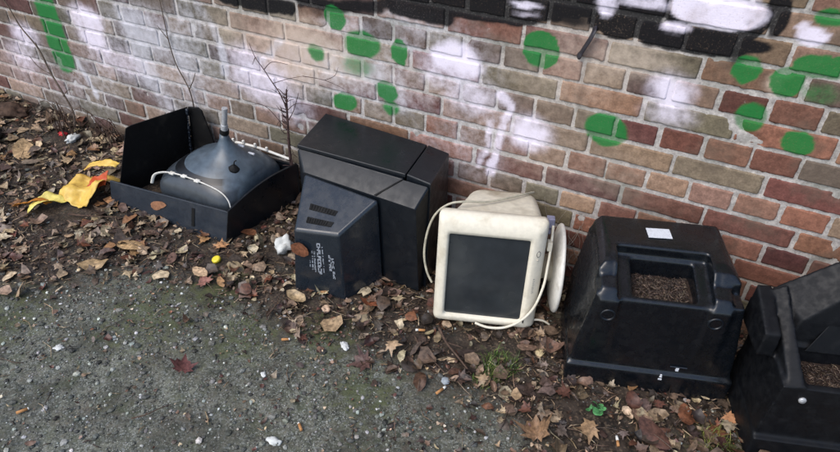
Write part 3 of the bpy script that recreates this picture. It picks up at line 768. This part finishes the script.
M_shell2 = simple('satin_black_plastic', (8,10,14), .55, .15, 220, .3, .06, dirt=(48,48,50), dirt_amt=.10)
es = shell('shell', me, M_shell2, E)
mb = MB(); mb.loft([[(.089+r_*math.cos(2*math.pi*k/20), y, .243+r_*math.sin(2*math.pi*k/20)) for k in range(20)] for y, r_ in ((.003,.011),(-.004,.011),(-.007,.008))])
mb.box((.083,-.0078,.242),(.095,-.0068,.2445)); mb.build('screw', M_steel, E)
mb = MB(); slab(mb, [(.12,.146,.30),(.26,.146,.30),(.26,.176,.40),(.17,.176,.40)], .004); mb.build('panel_inset', M_shell2, E, .002)

# ------------------------------------------------------------------ leaves, litter, gravel
def leaf_shape(kind):
    """outline of a leaf as (x, y), unit length along y"""
    if kind == 'maple':
        pts = []
        for a, r_ in ((-90,.10),(-62,.34),(-40,.26),(-18,.62),(2,.40),(22,.86),(38,.52),(58,.62),(74,.56),(90,1.0),(106,.56),(122,.62),(142,.52),(158,.86),(178,.40),(198,.62),(220,.26),(242,.34)):
            q = r_*random.uniform(.88,1.1)*.58; pts.append((q*math.cos(R(a)), q*math.sin(R(a))))
        return pts
    if kind == 'torn':
        n = random.randint(6, 9); a0 = random.uniform(0, 6)
        return [(random.uniform(.22,.55)*math.cos(a0+6.283*k/n), random.uniform(.22,.55)*math.sin(a0+6.283*k/n)) for k in range(n)]
    n = 12; wd = .27 if kind == 'oval' else .15
    pts = []
    for k in range(n):
        a = 2*math.pi*k/n
        x = wd*math.cos(a)*(1+.12*random.uniform(-1,1)); y = .5*math.sin(a); x *= 1-.35*abs(math.sin(a))**3
        pts.append((x, y))
    return pts
def add_leaf(mb, pos, size, kind, c, tilt=.35, curl=1.0, rz=None):
    out = leaf_shape(kind); n = len(out)
    mid = [(x*.5, y*.5) for x, y in out]
    P = [(0,0)]+mid+out
    a, b, s = random.uniform(-1.3,1.6)*curl, random.uniform(-.9,1.2)*curl, random.uniform(-.5,.5)*curl
    fold = random.uniform(0,.5)*curl; ph = random.uniform(0,6.28)
    vs = []
    for i, (x, y) in enumerate(P):
        z = a*x*x*1.4 + b*y*y*.6 + s*x*y + fold*abs(x)*.6 + .04*curl*math.sin(9*x+ph)*math.cos(8*y+ph) + (.03*random.uniform(-1,1) if i > n else 0)
        vs.append(Vector((x,y,z))*size)
    M = Matrix.Translation(pos) @ Matrix.Rotation(random.uniform(0,6.28) if rz is None else rz,4,'Z') @ Matrix.Rotation(random.gauss(0,tilt),4,'X') @ Matrix.Rotation(random.gauss(0,tilt),4,'Y')
    vs = [M @ v for v in vs]
    zmin = min(v.z for v in vs); lift = max(0, pos[2]-.003-zmin)*.8
    for v in vs: v.z += lift
    fs = [(0,1+i,1+(i+1)%n) for i in range(n)] + [(1+i,1+n+i,1+n+(i+1)%n,1+(i+1)%n) for i in range(n)]
    n0 = len(mb.v); mb.add(vs, fs)
    for i in range(len(vs)):
        q = 1 if i == 0 else .94 if i <= n else random.uniform(.75,1.0)
        mb.c[n0+i] = tuple(v*q for v in c)
BROWNS = [(112,90,75),(126,102,84),(94,76,64),(74,61,54),(138,114,94),(116,92,74),(104,90,81),(66,55,49)]
TAN_L = [(186,164,132),(170,146,116),(196,176,146),(160,136,108),(152,134,115)]
RUST = [(112,74,58),(122,82,62),(102,66,56),(98,68,62)]
CLEAR = [(-1.627,-.61,.055),(-.515,-.79,.05),(-.852,-1.12,.05),(-1.112,-.84,.04),(.062,-.71,.04),(-.70,-.575,.04),(-3.05,-.19,.07),(-2.96,-.20,.08),(-1.338,-1.11,.09),(-1.57,-.74,.06),(-.907,-.76,.04),(-.375,-.60,.02),(-.035,-.645,.06),(-1.43,-.43,.06),(-.595,-.80,.06),(-2.48,-.60,.14),(-.36,-.5,.05),(-.45,-.53,.05),(-.56,-.55,.05)]
def blocked(x, y):
    for cx, cy, r_ in CLEAR:
        if (x-cx)**2+(y-cy)**2 < r_*r_: return True
    if -2.32 < x < -1.63 and -.46 < y: return True
    if -1.38 < x < -.84 and -.34 < y: return True
    if -1.24 < x < -1.0 and -.55 < y: return True
    return False
mb = MB(); cnt = 0
while cnt < 10200:
    x = random.uniform(-4.6, 1.7); y = random.uniform(-2.0, -.015)
    d = float(litter(np.array([x]), np.array([y]))[0])
    if random.random() > d*(.45 + .55*sm(-.35,.35,float(fbm(np.array([x]),np.array([y]),77,2,4)[0]))) + .028: continue
    if blocked(x, y): continue
    cnt += 1
    left = float(sm(-1.4,-2.2,np.array(x)))
    k = random.random()
    if k < .30+.22*left: c = random.choice(TAN_L)
    elif k < .44+.14*left: c = random.choice(RUST)
    else: c = random.choice(BROWNS)
    kk = random.random(); kind = 'oval' if kk < .22 else 'maple' if kk < .44 else 'torn' if kk < .86 else 'slim'
    s = random.choice([.012,.015,.018,.022,.026,.032,.040,.050,.066])*random.uniform(.75,1.2)
    if d < .3: s *= .5
    c = lin(shade(c, .55, 1.08))
    add_leaf(mb, (x, y, zf(x,y)+random.uniform(.001,.014)), s, kind, c, random.choice([.1,.18,.26,.45]), random.choice([.5,.8,1.2,1.6]))
cnt = 0
while cnt < 620:                                      # larger flat wet leaves matted over the rest
    x = random.uniform(-4.4, 1.7); y = random.uniform(-1.7, -.015)
    d = float(litter(np.array([x]), np.array([y]))[0])
    if random.random() > d**2 or blocked(x, y): continue
    cnt += 1; left = float(sm(-1.0,-2.2,np.array(x)))
    c = random.choice(TAN_L+[(166,128,88),(150,112,78)]) if random.random() < .25+.45*left else random.choice(BROWNS+[(136,88,62),(118,74,54),(92,62,50)])
    add_leaf(mb, (x, y, zf(x,y)+random.uniform(.008,.018)), random.uniform(.05,.095), random.choice(['maple','maple','oval','torn']), lin(shade(c,.75,1.08)), .10, random.choice([.35,.6,1.0]))
cnt = 0
while cnt < 6500:                                     # torn crumbs, thinning out over the gravel
    x = random.uniform(-4.2, 1.6); y = random.uniform(-1.8, -.015)
    dd = y - float(edge_y(x))
    p = .10 + .9*float(sm(-.55, .05, np.array(dd)))*(.35+.65*float(sm(-.2,.3,fbm(np.array([x]),np.array([y]),78,2,7)[0])))
    if random.random() > p or blocked(x, y): continue
    cnt += 1
    c = random.choice(BROWNS+TAN_L+RUST+[(58,46,40),(206,196,176),(44,36,32)])
    add_leaf(mb, (x, y, zf(x,y)+random.uniform(.001,.010)), random.choice([.006,.008,.011,.015])*random.uniform(.8,1.4), 'torn', lin(shade(c,.7,1.1)), .3, .8)
o = mb.build('leaf_litter', M_leaf, None, colors=True); tag(o, 'brown and tan dead leaves lying thick along the foot of the brick wall', 'leaf litter', kind='stuff')

# loose stones
ico = [(0,0,1)]+[(.894*math.cos(2*math.pi*k/5),.894*math.sin(2*math.pi*k/5),.447) for k in range(5)]+[(.894*math.cos(2*math.pi*(k+.5)/5),.894*math.sin(2*math.pi*(k+.5)/5),-.447) for k in range(5)]+[(0,0,-1)]
icf = [(0,1+k,1+(k+1)%5) for k in range(5)]+[(1+k,6+k,1+(k+1)%5) for k in range(5)]+[(6+k,6+(k+1)%5,1+(k+1)%5) for k in range(5)]+[(11,6+(k+1)%5,6+k) for k in range(5)]
mb = MB(); cnt = 0
while cnt < 14000:
    x = random.uniform(-3.6, .8); y = random.uniform(-1.75, -.1)
    if y < -1.75+0*x: continue
    d = float(litter(np.array([x]), np.array([y]))[0])
    if random.random() < d*.8 or blocked(x, y): continue
    cnt += 1
    s = min(.012, .0018*math.exp(random.gauss(.35,.62)))
    q = random.random()
    c = (78,80,75) if q < .38 else (112,114,107) if q < .68 else (50,50,46) if q < .80 else (156,158,152) if q < .965 else (190,192,186)
    c = lin(shade(c, .85, 1.1))
    M = Matrix.Translation((x,y,zf(x,y)+s*.25)) @ Matrix.Rotation(random.uniform(0,6.28),4,'Z') @ Matrix.Diagonal((s*random.uniform(.8,1.5), s, s*random.uniform(.45,.8), 1))
    mb.add([M @ (Vector(p)*random.uniform(.8,1.15)) for p in ico], icf, c)
o = mb.build('gravel', M_stone, None, smooth=False, colors=True); tag(o, 'fine grey gravel with pale chips pressed into the wet ground', 'gravel', kind='stuff')

# crumbs of bark, stems and chips
def chip(mb, p, L, r_, rz, tilt, c):
    M = Matrix.Translation(p) @ Matrix.Rotation(rz,4,'Z') @ Matrix.Rotation(tilt,4,'Y')
    n0 = len(mb.v); b_ = random.uniform(-.2,.2)*L
    mb.tube([M @ Vector((-L/2,0,0)), M @ Vector((0,b_,r_*.4)), M @ Vector((L/2,0,0))], [r_*.8, r_, r_*.5], 5)
    for i in range(n0, len(mb.v)): mb.c[i] = c
mb = MB(); cnt = 0
while cnt < 6500:
    x = random.uniform(-4.2, 1.6); y = random.uniform(-1.75, -.02)
    d = float(litter(np.array([x]), np.array([y]))[0])
    if random.random() > .07+.93*d or blocked(x, y): continue
    cnt += 1
    c = random.choice([(96,78,62),(70,56,46),(134,112,86),(58,48,42),(160,140,112)]); c = lin(shade(c, .8, 1.1))
    chip(mb, (x,y,zf(x,y)+random.uniform(.002,.012)), random.choice([.012,.02,.03,.045,.08])*random.uniform(.7,1.3), random.uniform(.0008,.0022), random.uniform(0,6.28), random.gauss(0,.18), c)
o = mb.build('bark_debris', M_leaf, None, colors=True); tag(o, 'crumbs of bark and broken stems scattered among the dead leaves', 'debris', kind='stuff')

def recess_fill(root, x0, x1, y0, y1, z, n, label):
    mb = MB(); rx = np.linspace(x0, x1, 22); ry = np.linspace(y0, y1, 16)
    for j in range(15):
        for i in range(21):
            pass
    Xg, Yg = np.meshgrid(rx, ry); Zg = z + .012*fbm(Xg, Yg, 55, 3, 22) - .012
    M = root.matrix_world
    pts = [M @ Vector((a,b,c)) for a,b,c in zip(Xg.ravel(), Yg.ravel(), Zg.ravel())]
    mb.add(pts, grid_faces(22, 16), lin((48,38,32)))
    for k in range(n):
        x = random.uniform(x0+.012,x1-.012); y = random.uniform(y0+.01,y1-.01)
        zz = z + .012*float(fbm(np.array([x]),np.array([y]),55,3,22)[0]) - .008
        c = random.choice([(80,66,58),(64,52,46),(98,82,70),(52,42,38),(118,102,86)]); c = lin(shade(c, .75, 1.1))
        p = M @ Vector((x,y,zz)); chip(mb, p, random.uniform(.005,.022), random.uniform(.0006,.0014), random.uniform(0,6.28), random.gauss(0,.35), c)
    o = mb.build('bark_debris', M_leaf, None, colors=True); tag(o, label, 'debris', kind='stuff')
bpy.context.view_layer.update()
recess_fill(D, .166, .364, .054, .207, .352, 900, 'brown crumbs of bark filling the handle recess below the white sticker')
recess_fill(E, .088, .467, .018, .152, .262, 900, 'brown crumbs of bark filling the recess beside the screw')

# single leaves that stand out
def one_leaf(name, x, y, size, kind, c, label, rz=None, curl=.7, z=0, tilt=.15, group=None, cat='leaf', stalk=True):
    t = thing(name, label, cat, (x, y, zf(x,y)+.014+z), (0,0,0), group)
    mb = MB(); add_leaf(mb, (0,0,0), size, kind, lin(c), tilt, curl, rz)
    o = mb.build('blade', M_leaf, t, colors=True)
    if stalk:
        v = o.data.vertices[0].co; mb = MB(); a = (rz or 0)-math.pi/2
        mb.tube(spline([v, v+Vector((math.cos(a)*size*.4, math.sin(a)*size*.4, .004)), v+Vector((math.cos(a)*size*.75, math.sin(a)*size*.75, -.006))], 4), .0011, 5)
        mb.build('stalk', M_vine, t)
    return t
one_leaf('maple_leaf', -1.338, -1.11, .115, 'maple', (104,66,62), 'dark reddish maple leaf lying alone on the open gravel', .6, .5)
one_leaf('fallen_leaf', -1.57, -.73, .095, 'maple', (140,98,86), 'pinkish brown leaf lying just in front of the yellow bottle cap', 1.2, .5)
one_leaf('fallen_leaf', -.595, -.776, .085, 'oval', (84,62,48), 'curled dark brown leaf with a hollow, left of the cigarette end', .3, 1.6)
one_leaf('fallen_leaf', -.80, -.79, .12, 'maple', (88,66,60), 'large flat grey brown leaf lying left of the curled dark leaf', 2.2, .5)
one_leaf('fallen_leaf', -2.003, -.70, .15, 'oval', (176,146,106), 'large pale tan leaf below the brown patch of the broken television', 1.5, .7)
one_leaf('fallen_leaf', -2.04, -.86, .12, 'oval', (166,140,104), 'folded tan leaf at the edge of the gravel, below the larger pale leaf', 2.4, 1.2)
one_leaf('fallen_leaf', -3.05, -.40, .17, 'oval', (172,144,108), 'big tan leaf near the wall at the left edge of the picture', .8, .9)
one_leaf('fallen_leaf', -2.78, -.36, .10, 'maple', (188,162,128), 'small cream leaf on the dark soil above the yellow wrapper', .2, .8)
one_leaf('fallen_leaf', -.17, -.80, .14, 'maple', (134,106,80), 'crumpled tan maple leaf at the bottom edge, in front of the green seedling', .4, 1.2)
one_leaf('fallen_leaf', -.02, -.70, .11, 'maple', (150,122,92), 'light brown leaf beside the small green seedling', 2.0, .9)
one_leaf('fallen_leaf', .16, -.62, .13, 'oval', (86,60,50), 'wet dark leaf under the front edge of the television with the sticker', 1.1, .7)
one_leaf('fallen_leaf', -.93, -.545, .10, 'maple', (132,80,56), 'rusty leaf at the foot of the big black television beside the monitor', .5, .8)
p_ = on_end(.15, .27, .010); q_ = (on_end(.15,.27,1)-on_end(.15,.27,0)).to_track_quat('Z', 'Y').to_euler()
t = thing('fallen_leaf', 'round brown leaf stuck to the back of the black television beside its label', 'leaf', p_, q_)
mb = MB(); add_leaf(mb, (0,0,0), .082, 'oval', lin((122,78,56)), .05, .25, .0)
for i, v in enumerate(mb.v): mb.v[i] = (v[0]*1.75, v[1]*.85, v[2])
mb.build('blade', M_leaf, t, colors=True)

# ------------------------------------------------------------------ rubbish
def crumple(nx, ny, fx, thick=.0):
    nx, ny = nx*2, ny*2; mb = MB(); P = []
    for j in range(ny):
        for i in range(nx):
            p = Vector(fx(i/(nx-1), j/(ny-1))); q = mnoise.noise_vector(p*22)*.010 + mnoise.noise_vector(p*60)*.004
            P.append(p+q)
    mb.add(P, grid_faces(nx, ny)); return mb
def sheetobj(mb, name, m, parent=None, solid=.001):
    o = mb.build(name, m, parent); s_ = o.modifiers.new('solid', 'SOLIDIFY'); s_.thickness = solid; return o
M_yel = simple('yellow_plastic_film', (214,178,84), .45, .12, 40, .4, .1, dirt=(170,120,50), dirt_amt=.5)
M_pale = simple('pale_yellow_plastic_film', (222,206,110), .45, .12, 40, .4, .1, dirt=(150,130,70), dirt_amt=.4)
M_or = simple('orange_plastic_film', (178,74,34), .5, .12, 40, .4, .1)
wx, wy = -2.50, -.50
Wt = thing('plastic_wrapper', 'torn yellow plastic wrapper with an orange inner flap beside the broken television', 'wrapper', (wx, wy, zf(wx,wy)))
def body(u, v):
    x = -.07+.20*u; y = -.10+.22*v
    return (x, y, .012+.055*math.sin(math.pi*min(1,max(0,v)))*(.55+.6*u)+.016*math.sin(7*u+3*v)+.012*math.sin(13*v-5*u)+.02*u*v)
sheetobj(crumple(16,16,body), 'wrapper_body', M_yel, Wt)
def flap(u, v):
    x = .02+.11*u; y = .01+.04*u+.010*v; w_ = .036*(.1+.9*u)
    return (x, y-.07*(1-v)*w_/.075, .065+.035*u+w_*v*.9-.03*(1-v)+.006*math.sin(9*u))
sheetobj(crumple(12,8,flap), 'orange_flap', M_or, Wt)
def lip(u, v):
    x = -.02+.20*u; return (x, .035+.03*u+.03*v, .10+.055*u+.02*math.sin(3*u)+.016*v)
sheetobj(crumple(12,5,lip), 'upper_lip', M_yel, Wt)
def tail(u, v):
    x = -.04-.06*u+.09*(v-.5)*(1-.3*u); y = -.09-.10*u-.06*v*u
    return (x, y, .016+.025*math.sin(math.pi*u)+.014*math.sin(6*u+4*v))
sheetobj(crumple(12,8,tail), 'pale_tail', M_pale, Wt)
def tail2(u, v):
    x = -.06-.10*u+.02*v; y = -.13-.09*u-.045*v
    return (x, y, .012+.028*math.sin(math.pi*u)+.018*v+.008*math.sin(8*u))
sheetobj(crumple(10,6,tail2), 'orange_tail', simple('ochre_plastic_film', (196,128,46), .45, .15, 40, .4, .1), Wt)

def blob(name, label, cat, x, y, size, m, z=0, seed=0, sq=(1,1,.6), rough=.35):
    mb = MB(); bm = bmesh.new(); bmesh.ops.create_icosphere(bm, subdivisions=3, radius=1)
    for v in bm.verts:
        n = mnoise.fractal(v.co*1.7+Vector((seed*3.1,seed,0)), 1, 2, 4); v.co = v.co*(1+rough*n)
        v.co = Vector((v.co.x*sq[0], v.co.y*sq[1], v.co.z*sq[2]))*size
    bm.verts.index_update(); mb.add([v.co[:] for v in bm.verts], [tuple(v.index for v in f.verts) for f in bm.faces]); bm.free()
    o = mb.build(name, m, None, loc=(x,y,zf(x,y)+size*sq[2]*.5+z), rot=(0,0,seed)); tag(o, label, cat); return o
M_foam = simple('white_foam', (206,208,204), .8, .08, 60, .2, .4, dirt=(130,126,114), dirt_amt=.5)
blob('foam_lump', 'broken lump of white foam between the broken television and the big black one', 'foam', -1.43, -.40, .042, M_foam, 0, 2, (1,.8,.95), .5)
blob('plastic_film_scrap', 'crumpled whitish plastic scrap on the soil near the wall', 'scrap', -2.96, -.176, .035, M_paper, 0, 5, (1.2,.8,.5), .7)
blob('red_scrap', 'small bright red scrap beside the crumpled white plastic', 'scrap', -3.05, -.165, .02, simple('red_plastic', (196,44,48), .45), 0, 7, (1,.8,.6), .6)
blob('paper_scrap', 'white paper scrap at the edge of the leaves in front of the big television', 'scrap', -.907, -.754, .018, M_paper, 0, 9, (1.2,.7,.35), .6)
blob('foil_scrap', 'oval crumpled silver white scrap on the gravel at the bottom of the picture', 'scrap', -.896, -1.189, .018, M_paper, 0, 11, (.75,1.4,.4), .5)
blob('paper_scrap', 'small white scrap on the gravel between maple leaf and orange cigarette end', 'scrap', -1.09, -.99, .012, M_paper, 0, 12, (1,.7,.4), .6)
blob('paper_scrap', 'white scrap alone on the gravel at the left, above the tan cigarette end', 'scrap', -1.80, -1.23, .014, M_paper, 0, 13, (1.2,.8,.4), .6)
blob('chalk_stone', 'rounded pale grey stone left of the cigarette end near the beige monitor', 'stone', -.52, -.73, .015, simple('pale_stone', (150,158,164), .6), 0, 14, (1,1,.6), .2)
blob('black_lump', 'black rotten lump at the left edge of the picture', 'lump', -3.30, -.40, .06, M_matt, 0, 15, (1.8,.8,.7), .35)
blob('wood_chunk', 'dark brown broken wood chunk against the wall at the left edge', 'wood', -3.46, -.16, .07, simple('rotten_wood', (72,56,46), .8, .4, 40, .2, .5), 0, 16, (1.5,.7,.6), .4)
mb = MB(); mb.loft([[(r_*math.cos(2*math.pi*k/24)*(1+(.03 if k%2 else 0)), r_*math.sin(2*math.pi*k/24)*(1+(.03 if k%2 else 0)), z) for k in range(24)] for z, r_ in ((0,.019),(.009,.018),(.012,.016),(.0125,.010))])
x, y = -1.627, -.598
o = mb.build('bottle_cap', simple('yellow_cap', (226,206,56), .4, .06, 60), None, .0, loc=(x,y,zf(x,y)+.006), rot=(R(14),R(-8),0)); tag(o, 'small round yellow bottle cap below the corner of the broken television', 'cap')
M_filt = simple('cigarette_filter', (178,130,84), .7, .15, 200, .2, .2); M_cig = simple('cigarette_paper', (222,220,212), .7, .06, 100, .2, .1)
def butt(x, y, rz, label, white=.4, L=.034):
    t = thing('cigarette_end', label, 'cigarette', (x, y, zf(x,y)+.010), (0,R(random.uniform(-10,10)),rz))
    mb = MB(); mb.tube([(-L/2,0,0),(L/2*(1-white*2),0,0)], .0048, 12); mb.build('filter', M_filt, t)
    mb = MB(); mb.tube([(L/2*(1-white*2),0,0),(L/2,.001,0)], [.0047,.0042], 12); mb.build('paper', M_cig, t)
butt(-.515, -.777, R(70), 'cigarette end with white tip and orange filter standing out below the beige monitor', .3, .046)
butt(-.852, -1.113, R(140), 'orange cigarette end lying on the gravel near the bottom of the picture', .15)
butt(-1.671, -1.47, R(60), 'tan cigarette end on the gravel in the lower left corner', .1, .036)
butt(-1.112, -.829, R(25), 'small orange cigarette end at the leaf edge in front of the label', .12, .03)
butt(.062, -.70, R(110), 'white rolled cigarette end among the leaves right of the green seedling', .46, .036)
butt(-.70, -.56, R(200), 'cigarette end in the leaves at the lower left corner of the beige monitor', .3, .036)

# metal strip hanging out of a joint
mb = MB(); sp = spline([(-.381,.004,1.030),(-.377,-.022,1.022),(-.384,-.026,.997),(-.396,-.020,.968),(-.407,-.013,.942),(-.415,-.010,.922)], 6)
for a_, b_ in zip(sp[:-1], sp[1:]): pass
mb.tube(sp, [.010]*(len(sp)-6)+[.012,.013,.013,.012,.010,.008], 10, .35)
o = mb.build('metal_strap', simple('rusty_black_metal', (46,44,50), .45, .3, 60, .5, .2), None); tag(o, 'short bent dark metal strap sticking out of a mortar joint below the black paint', 'strap')

# ------------------------------------------------------------------ dry stems, twigs, green plants
def stems(name, label, cat, base, paths, m, group=None, leaves=0):
    t = thing(name, label, cat, base, (0,0,0), group); first = True; mb = None
    main, rest = paths[0], paths[1:]
    mb = MB(); mb.tube(spline(main[0], 6), [main[1]*(1-.6*i/(len(spline(main[0],6))-1)) for i in range(len(spline(main[0],6)))], 7)
    o = mb.build('stem', m, t); o.matrix_parent_inverse = Matrix.Translation(-Vector(base))
    if rest:
        for p, r_ in rest:
            mb = MB(); s_ = spline(p, 5); mb.tube(s_, [r_*(1-.6*i/(len(s_)-1)) for i in range(len(s_))], 5)
            o = mb.build('side_shoot', m, t); o.matrix_parent_inverse = Matrix.Translation(-Vector(base))
    return t
def jit(p0, p1, n=5, a=.012):
    p0, p1 = Vector(p0), Vector(p1)
    return [p0.lerp(p1, k/(n-1)) + (Vector((random.uniform(-a,a), random.uniform(-a*.5,a*.5), random.uniform(-a,a))) if 0 < k < n-1 else Vector()) for k in range(n)]
stems('dry_vine', 'thin dry vine climbing the wall above the tall panel of the broken television', 'vine', (-2.2,-.02,.0),
      [([(-2.18,-.03,.0),(-2.19,-.025,.15),(-2.203,-.014,.289),(-2.213,-.012,.402),(-2.263,-.012,.516),(-2.28,-.012,.633),(-2.282,-.012,.814),(-2.30,-.012,1.05)], .0042),
       ([(-2.213,-.012,.40),(-2.17,-.016,.46),(-2.15,-.014,.50)], .003), ([(-2.28,-.012,.633),(-2.33,-.014,.69)], .0025)], M_vine)
stems('dead_stalk', 'long dead stalk leaning against the wall at the left below the green stripe', 'stalk', (-3.03,-.09,.0),
      [([(-3.03,-.10,.03),(-3.051,-.07,.117),(-3.171,-.04,.282),(-3.225,-.03,.41),(-3.329,-.02,.508),(-3.385,-.016,.618),(-3.47,-.014,.72)], .006),
       ([(-3.171,-.04,.282),(-3.24,-.05,.31),(-3.30,-.045,.36)], .003), ([(-3.225,-.03,.41),(-3.20,-.05,.46)], .003), ([(-3.1,-.06,.18),(-3.02,-.08,.24),(-2.98,-.08,.25)], .003)], M_vine)
br = [([(-1.619,-.05,.0),(-1.620,-.055,.208),(-1.618,-.055,.312),(-1.616,-.05,.42),(-1.614,-.045,.508),(-1.612,-.04,.55)], .008),
      ([(-1.616,-.05,.47),(-1.65,-.045,.53),(-1.682,-.04,.562),(-1.73,-.03,.61),(-1.773,-.025,.655),(-1.80,-.02,.71)], .0032),
      ([(-1.616,-.05,.40),(-1.57,-.06,.47),(-1.535,-.06,.56)], .0025), ([(-1.616,-.05,.45),(-1.56,-.05,.50),(-1.48,-.05,.51)], .002),
      ([(-1.62,-.05,.35),(-1.70,-.06,.44),(-1.76,-.05,.45),(-1.81,-.04,.43)], .002), ([(-1.682,-.04,.562),(-1.60,-.04,.60),(-1.52,-.04,.63)], .0018),
      ([(-1.52,-.04,.63),(-1.42,-.03,.63),(-1.33,-.025,.61)], .0016), ([(-1.42,-.03,.63),(-1.37,-.03,.66),(-1.35,-.03,.70)], .0014),
      ([(-1.73,-.03,.61),(-1.68,-.03,.655),(-1.60,-.03,.66)], .002), ([(-1.773,-.025,.655),(-1.79,-.03,.62)], .002)]
for k in range(44):
    z = random.uniform(.12,.54); a = random.uniform(-1,1)
    br.append(([(-1.618,-.05,z),(-1.618+a*.025,-.05-random.uniform(0,.02),z+random.uniform(.005,.03)),(-1.618+a*.045,-.05-random.uniform(-.01,.03),z+random.uniform(-.02,.06))], .0022))
stems('dead_weed', 'brittle dead weed with thin branches standing at the wall behind the broken television', 'weed', (-1.62,-.05,.0), br, simple('dead_weed_bark', (74,58,56), .85, .4, 60, .2, .4))
for (bx_, by_, lb) in ((-2.78,-.10,'tangle of thin brown bramble stems at the wall left of the tall black panel'), (-3.02,-.14,'low bramble tangle at the foot of the leaning dead stalk')):
    ps = []
    for k in range(16):
        a = random.uniform(0, math.pi); h = random.uniform(.05,.20); r_ = random.uniform(.06,.2)
        p0 = (bx_+random.uniform(-.08,.08), by_+random.uniform(-.05,.05), 0); p2 = (bx_+r_*math.cos(a), max(-.4,min(-.015,by_+random.uniform(-.14,.07))), h*random.uniform(.1,1))
        ps.append(([p0, (.5*(p0[0]+p2[0])+random.uniform(-.03,.03), .5*(p0[1]+p2[1]), h), p2], .0028))
    stems('bramble', lb, 'bramble', (bx_,by_,0), ps, M_twig)
ps = [([(-.33,-.02,.02),(-.335,-.015,.12),(-.30,-.012,.20),(-.29,-.010,.27)], .0022)]
for k in range(14):
    x0 = random.uniform(-.42,-.20); ps.append((jit((x0,-.012,random.uniform(.02,.1)), (x0+random.uniform(-.1,.1),-.010,random.uniform(.18,.36)), 5, .02), .0014))
stems('dry_root', 'web of hair thin dry roots on the bricks right of the beige monitor', 'roots', (-.32,-.015,0), ps, simple('pale_root', (150,140,128), .9))
def twig(x, y, L, rz, r_, label, m=M_twig):
    c, s = math.cos(rz), math.sin(rz); z = zf(x,y)+.016
    pts = [(x-c*L/2, y-s*L/2, z), (x-c*L*.15+s*.01, y-s*L*.15-c*.01, z+.008), (x+c*L*.2, y+s*L*.2, z+.006), (x+c*L/2-s*.012, y+s*L/2+c*.012, z-.004)]
    sh_ = [([pts[1], (x+c*L*.05-s*L*.13, y+s*L*.05+c*L*.13, z+.012)], r_*.6)]
    stems('dead_twig', label, 'twig', (x,y,z), [(pts, r_)]+sh_, m)
twig(-.55, -.60, .24, R(-40), .006, 'thick wet twig lying below the beige monitor left of the grass tuft')
twig(-.62, -.66, .20, R(-35), .004, 'thinner twig just below the thick wet twig')
twig(-.585, -.965, .11, R(-75), .002, 'thin pale twig on the gravel below the curled dark leaf', M_vine)
twig(-1.30, -1.29, .12, R(50), .0025, 'short brown twig near the bottom edge on the gravel')
twig(-2.30, -.62, .26, R(20), .004, 'long twig lying below the left corner of the broken television')
twig(-2.75, -.52, .22, R(-25), .004, 'twig on the dark soil left of the yellow wrapper')
twig(-1.25, -.70, .14, R(100), .0028, 'twig pointing at the label of the big black television')
def grass(x, y, n, h, spread, label, cols_):
    t = thing('grass_tuft', label, 'grass', (x, y, zf(x,y)))
    mb = MB()
    for k in range(n):
        a = random.uniform(0, 6.28); r0 = spread*math.sqrt(random.random()); bx_, by_ = r0*math.cos(a), r0*math.sin(a)
        b_ = random.uniform(0,6.28); L = h*random.uniform(.5,1.2); ln = random.uniform(.2,1.0)*L; w_ = random.uniform(.0008,.0018)
        px_, py_ = -math.sin(b_)*w_, math.cos(b_)*w_
        vs = []
        for q in range(5):
            t_ = q/4; X_ = bx_+math.cos(b_)*ln*t_*t_; Y_ = by_+math.sin(b_)*ln*t_*t_; Z_ = L*(t_-.35*t_*t_)
            vs += [(X_-px_*(1-t_*.9), Y_-py_*(1-t_*.9), Z_), (X_+px_*(1-t_*.9), Y_+py_*(1-t_*.9), Z_)]
        c = lin(shade(random.choice(cols_), .75, 1.15))
        mb.add(vs, [(2*q,2*q+1,2*q+3,2*q+2) for q in range(4)], c)
    mb.build('blades', M_grass, t, colors=True)
GR = [(66,92,34),(88,116,44),(54,76,28),(112,124,62)]
grass(-.375, -.575, 190, .048, .065, 'bright green grass tuft in the leaves below the beige monitor', GR)
grass(-.40, -.66, 100, .038, .05, 'smaller green grass patch in front of the bright grass tuft', GR)
grass(.34, -.54, 110, .05, .05, 'yellow green grass between the two televisions at the right', [(96,110,40),(120,132,50),(76,96,36),(140,140,80)])
grass(-1.30, -.83, 60, .022, .05, 'sparse low grass on the gravel edge in front of the label', [(74,88,44),(90,100,56)])
t = thing('clover_seedling', 'small seedling with a few rounded green leaves among the brown leaves', 'seedling', (-.035,-.625,zf(-.035,-.625)))
mb = MB(); ms_ = MB()
for k in range(11):
    a = random.uniform(0,6.28); r_ = random.uniform(.005,.04); p = Vector((r_*math.cos(a), r_*math.sin(a), random.uniform(.02,.04)))
    ms_.tube(spline([(0,0,0),(p.x*.4,p.y*.4,p.z*.8),p], 4), .0009, 5)
    q = random.uniform(.008,.014); n0 = len(mb.v); M = Matrix.Translation(p) @ Matrix.Rotation(a,4,'Z') @ Matrix.Rotation(random.gauss(0,.3),4,'X') @ Matrix.Rotation(random.gauss(0.1,.3),4,'Y')
    ring = [M @ Vector((q*math.cos(2*math.pi*j/10), q*.85*math.sin(2*math.pi*j/10), .002*math.cos(4*math.pi*j/10))) for j in range(10)]
    mb.add([M @ Vector((0,0,-.001))]+ring, [(0,1+j,1+(j+1)%10) for j in range(10)], lin(shade((82,140,84), .8, 1.15)))
mb.build('leaves', M_grass, t, colors=True); ms_.build('stems', M_grass, t)
